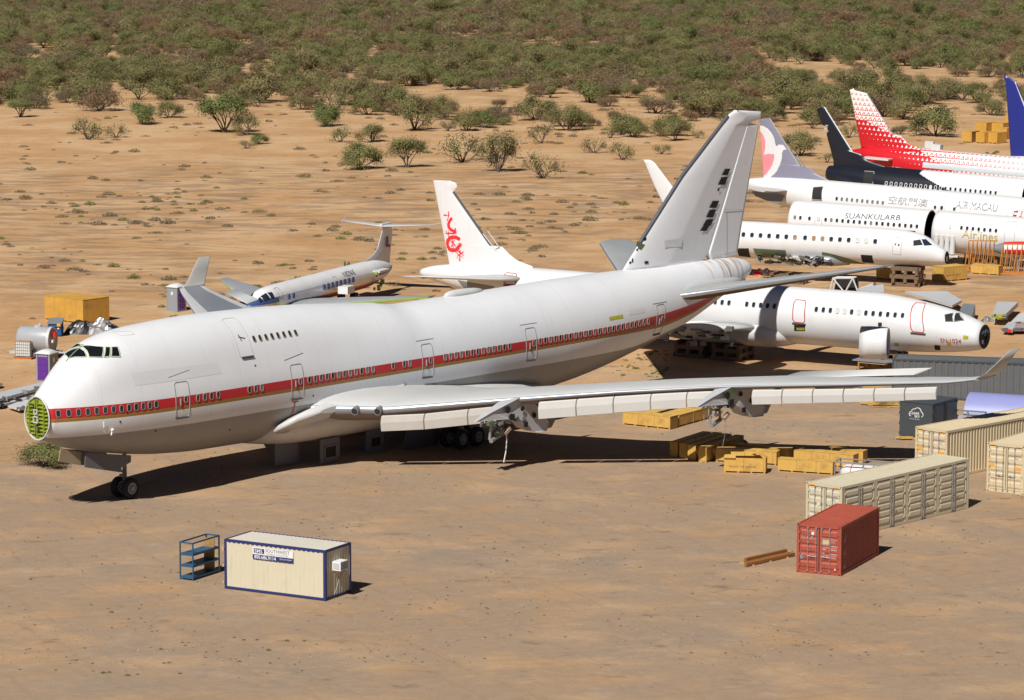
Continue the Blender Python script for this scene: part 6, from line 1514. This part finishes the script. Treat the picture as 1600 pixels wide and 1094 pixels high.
def bush_meshes(kind,seed,nleaf,leaf=.2,w=2.0,h=2.4,twiggy=False):
    """returns (stem mesh, crown mesh) of a many stemmed desert tree, about 2w wide and h tall"""
    r=random.Random(seed); st=MB(); tips=[]
    def grow(p,d,L,rad,lv):
        q=p+d*L; st.bar(p,q,rad,0,4,rad*.62)
        if lv==0: tips.append(q); return
        for _ in range(r.choice((2,3)) if lv>1 else 3):
            e=(d+Vector((r.uniform(-1,1),r.uniform(-1,1),r.uniform(-.35,.6)))*.62).normalized()
            if e.z<-.05: e.z=.05
            grow(q,e,L*r.uniform(.62,.85),rad*.6,lv-1)
    for k in range(r.choice((6,7,8))):
        a=2*PI*k/6+r.uniform(-.5,.5); tl=r.uniform(.35,1.25)
        grow(Vector((r.uniform(-.1,.1),r.uniform(-.1,.1),-.05)),Vector((math.cos(a)*math.sin(tl),math.sin(a)*math.sin(tl),math.cos(tl))),h*.34,.075,3)
    sx=w/max(.1,max(math.hypot(t.x,t.y) for t in tips))*.93; sz=h/max(t.z for t in tips)*.92
    st.V=[(v[0]*sx,v[1]*sx,v[2]*sz) for v in st.V]; tips=[Vector((t.x*sx,t.y*sx,t.z*sz)) for t in tips]
    stem=st.build('trunk',['bark_pale' if twiggy else 'bark']); 
    per=max(3,nleaf//len(tips)); V=[];Fs=[]
    R_=.54 if not twiggy else .5
    for t in tips:
        cr=R_*r.uniform(.6,1.35)
        for _ in range(int(per*r.uniform(.4,1.6))):
            d=Vector((r.gauss(0,1),r.gauss(0,1),r.gauss(0,.75)))*cr*.62; c=t+d
            if c.z<.12: c.z=.12+r.random()*.2
            u=Vector((r.gauss(0,1),r.gauss(0,1),r.gauss(0,.8)+(.5 if twiggy else 0))).normalized(); v=u.cross(Vector((r.gauss(0,1),r.gauss(0,1),r.gauss(0,1)))).normalized()
            
            if not twiggy:
                nn=(Vector((c.x/w,c.y/w,(c.z-h*.45)/h*1.6+.15)).normalized()*1.0+Vector((r.gauss(0,.4),r.gauss(0,.4),r.gauss(0,.4)))).normalized()
                u=nn.cross(Vector((r.gauss(0,1),r.gauss(0,1),r.gauss(0,1)))).normalized(); v=nn.cross(u)
            L=leaf*r.uniform(.6,1.4); W_=L*(.42 if not twiggy else .13); n=len(V)
            V+=[c-u*L*.5,c+v*W_*.5,c+u*L*.5,c-v*W_*.5]; Fs.append((n,n+1,n+2,n+3))
    crown=mesh('crown',V,Fs,{'g':'leaf','f':'leaf_green','b':'leaf_brown'}[kind])
    a,b=stem.data,crown.data; bpy.data.objects.remove(stem); bpy.data.objects.remove(crown); return a,b
VAR={'f':[bush_meshes('f',s,6500,.15,1.9,2.5) for s in (1,2)],
     'g':[bush_meshes('g',s,6000,.15,2.0,2.4) for s in (11,12,13,14)],
     's':[bush_meshes('g',s,900,.19,1.9,2.3) for s in (21,22)],
     'b':[bush_meshes('b',s,4200,.30,1.8,1.9,True) for s in (31,32,33)]}
def plant(name,x,y,kind,scale,label,cat,group=None,hs=1.):
    r=empty(name,(x,y,-.02),random.uniform(0,6.28)); r.scale=(scale,scale,scale*hs); tag(r,label,cat,group)
    a,b=random.choice(VAR[kind])
    for nm,me in (('trunk',a),('crown',b)):
        o=bpy.data.objects.new(nm,me); C.objects.link(o); o.parent=r
    return r
# measured trees: foot pixel, width in pixels, kind, height stretch, label
FRONT=[(32,183,46,'f',1.,'small fresh green tree at the far left edge of the scrub belt'),
(137,218,58,'s',1.,'open grey green tree standing alone at left, the nearer of a close pair'),
(182,215,42,'s',.9,'small sparse tree directly right of the open grey green one at left'),
(221,194,56,'f',1.,'rounded bright green tree with short dark shadow, left of a darker twin'),
(265,184,44,'g',1.,'darker forked tree just right of the rounded bright green one'),
(351,207,84,'f',1.05,'big broad green tree, the largest clump at left, two stems'),
(386,211,50,'g',1.,'olive tree touching the right side of the big broad green one'),
(385,232,32,'s',.7,'low sparse shrub in front of the big broad green tree'),
(405,225,34,'f',.75,'small green shrub right of the low sparse one in the sand'),
(508,197,58,'f',1.,'evenly round green tree alone on the sand between the left and middle groups'),
(532,222,44,'s',1.,'thin leaved tree at the left end of the middle group'),
(581,222,50,'g',.85,'low olive dome of a tree above the widest green bush of the middle group'),
(564,264,74,'f',.9,'widest green bush lowest at left of the middle group'),
(636,262,62,'f',1.15,'tall airy green tree right of the widest green bush'),
(722,253,84,'s',.9,'broad bare stemmed tree, olive brown, left of the tall pointed one'),
(778,269,64,'g',1.5,'tall pointed dense green tree in the middle group'),
(847,279,68,'s',1.05,'lone open crowned tree nearest the camera, long shadow to its right'),
(648,204,62,'g',1.3,'tall dark green tree behind the thin leaved ones of the middle group'),
(576,168,56,'g',.9,'dense low green tree at the edge of the belt left of a sandy gap'),
(846,224,52,'s',1.,'see-through pinkish brown tree above the lone open crowned one'),
(886,204,50,'g',1.35,'upright dark green tree right of the see-through one'),
(928,239,48,'s',.9,'yellowish scrub tree left of the upper left edge of the jumbo fin'),
(972,250,50,'s',1.,'light airy tree just left of the jumbo fin leading edge, lowest there'),
(989,214,52,'g',1.,'spreading tree above the light airy one by the jumbo fin'),
(954,216,34,'s',.9,'small forked tree between the yellowish scrub tree and the spreading one'),
(1033,241,36,'s',.8,'small leaning tree close against the jumbo fin leading edge'),
(1089,216,26,'s',.9,'tiny round bush seen alone just left of the jumbo fin top'),
(1250,243,60,'g',1.1,'round tree behind the slope of the lavender fin'),
(1292,254,34,'s',.8,'small pale bush between the lavender fin and the black fin'),
(1327,215,40,'s',1.,'bush between the black fin tip and the red fin'),
(1406,210,28,'b',1.,'little bare bush right of the red fin'),
(1462,213,80,'f',.95,'wide green tree right of the red fin, nearest the yellow crates'),
(1435,206,34,'s',1.,'thin tree touching the left side of the wide green one near the crates'),
(1549,180,50,'g',.8,'dense dark bush just above the yellow crate cluster'),
(854,190,36,'s',1.,None),(977,153,46,'g',.9,None),(903,131,56,'g',.9,None),(959,186,26,'b',1.,None),(928,197,26,'b',1.,None),(780,169,28,'b',1.,None),(805,180,28,'b',1.,None),(943,164,32,'s',.9,None),(699,205,34,'s',1.,None),(729,197,42,'s',1.1,None),
(56,170,46,'b',1.1,None),(12,155,40,'g',1.,None),(104,160,38,'b',1.1,None),(155,173,70,'b',1.1,None),(260,145,44,'g',1.,None),(280,131,42,'g',1.,None),(408,160,76,'g',1.,None),(474,162,48,'b',1.,None),(74,134,50,'g',1.,None),(236,136,50,'g',1.,None),
(1127,133,44,'g',1.1,None),(1103,184,66,'g',1.1,None),(1077,189,34,'b',1.,None),(1180,135,50,'s',1.,None),(1229,165,76,'g',1.,None),(1302,166,60,'g',1.,None),(1269,201,36,'s',1.,None),(1421,157,44,'g',1.,None),(1393,126,40,'g',1.3,None),(1054,220,46,'g',1.,None),(1210,190,40,'g',1.,None),(620,180,46,'b',1.,None),(690,178,50,'g',1.,None)]
BELT='mesquite trees and bushes at the near edge of the scrub belt'
BLAB='desert tree among the many at the near edge of the scrub belt'
placed=[]
for u,v,wd,k,hs,lb in FRONT:
    p=at(u,v); D=float(np.hypot(p[0],p[1])); m=wd*D/F; base=3.9; placed.append((p[0],p[1],m/2))
    if lb: plant('desert_tree',p[0],p[1],k,m/base,lb,'tree',None,hs)
    else: plant('desert_tree',p[0],p[1],k,m/base,BLAB,'tree',BELT,hs)
# the plant beside the jumbo nose
p=at(72,728); o=plant('desert_tree',p[0],p[1],'f',.86,'feathery green bush growing under the open nose of the jumbo jet','bush',None,.72)
# belt density: near boundary of the scrub as a line of pixels
bx=pchip([-200,0,120,300,420,520,640,760,900,1000,1100,1250,1400,1500,1600,1900],[160,160,168,150,165,165,190,195,190,205,205,190,180,150,165,165])
cand=[];r_=random.Random(99)
def dens(x,y): return math.sin(x*.045+1.3)*math.cos(y*.03+x*.02)+.6*math.sin(x*.11+y*.07)
y=430.
N=0
while N<150000 and len(cand)<15000:
    N+=1
    y=430+(r_.random()**.8)*620; x=r_.uniform(-.30,.30)*y
    d=y*math.cos(PITCH)+CAMH*math.sin(PITCH); u=800+F*x/d; v=547-F*((y*math.sin(PITCH))-CAMH*math.cos(PITCH))/d
    lim=float(bx(u))
    if v>lim+10: continue
    lim+=10; edge=min(1,(lim-v)/55.)
    if r_.random()>.25+.75*edge: continue
    q=dens(x,y)
    if r_.random()>(.50+.42*q if v>70 else .62+.3*q if v>35 else .9): continue
    cand.append((x,y,v,q))
# thin out overlaps near the boundary on a coarse grid
grid={};keep=[]
for x,y_,v,q in cand:
    s=r_.uniform(.7,1.65)*(1.1 if v<80 else 1.)
    ok=all((x-a)**2+(y_-b)**2>(c+s*1.7)**2*.55 for a,b,c in placed if abs(y_-b)<8)
    key=(int(x//6),int(y_//6)); near=[g for i in (-1,0,1) for j in (-1,0,1) for g in grid.get((key[0]+i,key[1]+j),())]
    if not ok or any((x-a)**2+(y_-b)**2<((c+s)*(.98 if v<110 else 1.0))**2 for a,b,c in near): continue
    grid.setdefault(key,[]).append((x,y_,s)); keep.append((x,y_,v,q,s))
keep.sort(key=lambda k:k[1])
def kind_for(v,q,r):
    pb=.33+.30*max(0,min(1,(110-v)/110.))-.16*q
    a=r.random()
    return 'b' if a<pb else ('s' if a<pb+.16 else ('f' if a<pb+.26 else 'g'))
nind=max(0,285-len(FRONT)); 
seen=[k for k in keep if abs(k[0]/k[1])<.158]; near_=seen[:nind]; nset=set(id(k) for k in near_)
for x,y_,v,q,s in near_: plant('desert_tree',x,y_,kind_for(v,q,r_),s,BLAB,'tree',BELT,r_.uniform(.75,1.1))
# the rest is one mass of far scrub: instances on points
src=bpy.data.collections.new('scrub_sources'); order=[]
for k in ('f','g','s','b'):
    for i,(a,b) in enumerate(VAR[k]):
        import bmesh
        bm=bmesh.new(); bm.from_mesh(b); bb=bmesh.new(); bb.from_mesh(a); 
        me=bpy.data.meshes.new('far_bush'); nb=len(b.vertices)
        V=[v.co[:] for v in b.vertices]+[v.co[:] for v in a.vertices]; Fs=[tuple(p.vertices) for p in b.polygons]+[tuple(w_+nb for w_ in p.vertices) for p in a.polygons]
        me.from_pydata(V,[],Fs); me.materials.append(b.materials[0]); me.materials.append(a.materials[0]); me.polygons.foreach_set('material_index',[0]*len(b.polygons)+[1]*len(a.polygons)); me.update(); bm.free(); bb.free()
        o=bpy.data.objects.new('%02d_far_bush'%len(order),me); src.objects.link(o); order.append(k)
def scatter(name,pts,idx,rot,scl,coll,label,cat):
    me=bpy.data.meshes.new(name); me.from_pydata(pts,[],[])
    for nm,ty,dt,key in (('bi','INT',idx,'value'),('br','FLOAT',rot,'value'),('bs','FLOAT_VECTOR',scl,'vector')):
        a=me.attributes.new(nm,ty,'POINT'); a.data.foreach_set(key,np.array(dt,np.int32 if ty=='INT' else np.float32).ravel())
    ob=bpy.data.objects.new(name,me); C.objects.link(ob); ob['kind']='stuff'; ob['label']=label; ob['category']=cat
    ng=bpy.data.node_groups.new(name+'_nodes','GeometryNodeTree'); ng.interface.new_socket('Geometry',in_out='INPUT',socket_type='NodeSocketGeometry'); ng.interface.new_socket('Geometry',in_out='OUTPUT',socket_type='NodeSocketGeometry')
    N_=ng.nodes; gi=N_.new('NodeGroupInput'); go=N_.new('NodeGroupOutput'); ip=N_.new('GeometryNodeInstanceOnPoints'); ci=N_.new('GeometryNodeCollectionInfo')
    ci.inputs[0].default_value=coll; ci.inputs['Separate Children'].default_value=True; ci.inputs['Reset Children'].default_value=True
    def at_(nm,ty): n=N_.new('GeometryNodeInputNamedAttribute'); n.data_type=ty; n.inputs[0].default_value=nm; return n.outputs[0]
    L_=ng.links; L_.new(gi.outputs[0],ip.inputs['Points']); L_.new(ci.outputs[0],ip.inputs['Instance']); ip.inputs['Pick Instance'].default_value=True
    L_.new(at_('bi','INT'),ip.inputs['Instance Index']); cx=N_.new('ShaderNodeCombineXYZ'); L_.new(at_('br','FLOAT'),cx.inputs[2]); L_.new(cx.outputs[0],ip.inputs['Rotation']); L_.new(at_('bs','FLOAT_VECTOR'),ip.inputs['Scale']); L_.new(ip.outputs[0],go.inputs[0])
    md=ob.modifiers.new('scatter','NODES'); md.node_group=ng; return ob
rest=[k for k in keep if id(k) not in nset]; idx=[]
for x,y_,v,q,s in rest:
    k=kind_for(v,q,r_); idx.append(r_.choice([i for i,g in enumerate(order) if g==k]))
scatter('far_scrub',[(x,y_,-.02) for x,y_,*_ in rest],idx,[r_.uniform(0,6.28) for _ in rest],[(s,s,s*r_.uniform(.7,1.1)) for *_,s in rest],src,'brown and green desert scrub running on to the top of the picture','scrub')
# low tufts and weeds
def tuft(seed,mt,n,w,h,ball=False):
    r=random.Random(seed);V=[];Fs=[]
    for _ in range(n):
        a=r.uniform(0,6.28);q=r.random()**.6*w; c=Vector((math.cos(a)*q,math.sin(a)*q,r.random()*h*(1-.6*(q/w)**2)))
        u=Vector((r.gauss(0,.6),r.gauss(0,.6),1)).normalized(); v=u.cross(Vector((r.gauss(0,1),r.gauss(0,1),.1))).normalized(); L=r.uniform(.08,.2)*(1 if not ball else .8); k=len(V)
        V+=[c-u*L*.5,c+v*L*.2,c+u*L*.5,c-v*L*.2]; Fs.append((k,k+1,k+2,k+3))
    o=mesh('tuft',V,Fs,mt); me=o.data; bpy.data.objects.remove(o); return me
s2=bpy.data.collections.new('tuft_sources')
for i,(mt,n,w_,h) in enumerate((('scrub_dry',150,.45,.35),('scrub_dry',230,.6,.45),('scrub_green',190,.45,.45),('scrub_green',90,.3,.2),('leaf_brown',160,.6,.3))): s2.objects.link(bpy.data.objects.new('%02d_tuft'%i,tuft(50+i,mt,n,w_,h)))
pts=[];idx=[];rot=[];scl=[]
for _ in range(17000):
    y=r_.uniform(262,520); x=r_.uniform(-.18,.17)*y
    if y<330 and x>-2+ (y-262)*.1: continue
    dn=math.sin(x*.12+.4*y*.09)*math.cos(y*.085+1)+.5*math.sin(x*.31+y*.17)
    if r_.random()>(.10+.16*dn)*(1. if 285<y<380 else .45): continue
    s=r_.uniform(.3,1.0)**1.3*1.25*(.8 if y<290 else 1); pts.append((x,y,-.02));idx.append(r_.choice((0,0,0,1,1,1,2,4)) if y<430 else r_.choice((0,1,4,4)));rot.append(r_.uniform(0,6.28));scl.append((s*1.2,s*1.2,s*r_.uniform(.6,1)))
scatter('desert_grass',pts,idx,rot,scl,s2,'dry tufts and low weeds scattered over the sand behind the aircraft','ground cover')
pts=[];idx=[];rot=[];scl=[]
for (u0,u1,v0,v1,n,s0) in ((955,1045,548,590,55,.42),(0,260,940,1060,16,.25),(60,480,1000,1062,18,.3),(300,420,940,1060,8,.3),(1050,1130,630,640,5,.3),(0,1600,800,1060,22,.22),(1540,1560,238,242,8,.8),(1340,1440,598,606,18,.3)):
    for _ in range(n):
        p=at(r_.uniform(u0,u1),r_.uniform(v0,v1)); s=s0*r_.uniform(.5,1.3); pts.append((p[0],p[1],-.01)); idx.append(r_.choice((2,3,3))); rot.append(r_.uniform(0,6.28)); scl.append((s,s,s*.8))
scatter('green_weeds',pts,idx,rot,scl,s2,'small green weeds sprouting here and there from the gravel yard','ground cover')

# loose stones and gravel lumps on the yard
s3_=bpy.data.collections.new('stone_sources')
def stone(seed,mt):
    r=random.Random(seed);V=[];n=7
    for i,(zz,q) in enumerate(((0,.7),(.35,1.),(.7,.55))):
        V+=[(q*math.cos(2*PI*k/n)*r.uniform(.7,1.2),q*math.sin(2*PI*k/n)*r.uniform(.7,1.2),zz) for k in range(n)]
    Fs=[(i*n+k,i*n+(k+1)%n,(i+1)*n+(k+1)%n,(i+1)*n+k) for i in (0,1) for k in range(n)]+[tuple(2*n+k for k in range(n))]
    o=mesh('stone',V,Fs,mt); me=o.data; bpy.data.objects.remove(o); return me
M['stone_pale']=worn('pale stone',(.36,.31,.25),.9,var=.3); M['stone_dark']=worn('dark stone',(.16,.12,.09),.9,var=.3)
for i,(a,b) in enumerate(((1,'stone_pale'),(2,'stone_dark'),(3,'stone_dark'),(4,'stone_pale'))): s3_.objects.link(bpy.data.objects.new('%02d_stone'%i,stone(a,b)))
pts=[];idx=[];rot=[];scl=[]
for _ in range(16000):
    y=150+r_.random()**1.2*90; x=r_.uniform(-.17,.17)*y; dn=math.sin(x*.31+y*.13)*math.cos(y*.27-x*.1)
    if r_.random()>.42+.5*dn: continue
    s=.015+.038*r_.random()**4*1.4; pts.append((x,y,gz(x,y)-.005)); idx.append(r_.choice((0,1,1,2,2,3))); rot.append(r_.uniform(0,6.28)); scl.append((s*1.3,s*1.3,s))
scatter('gravel_stones',pts,idx,rot,scl,s3_,'loose pale and dark stones scattered over the gravel yard','gravel')
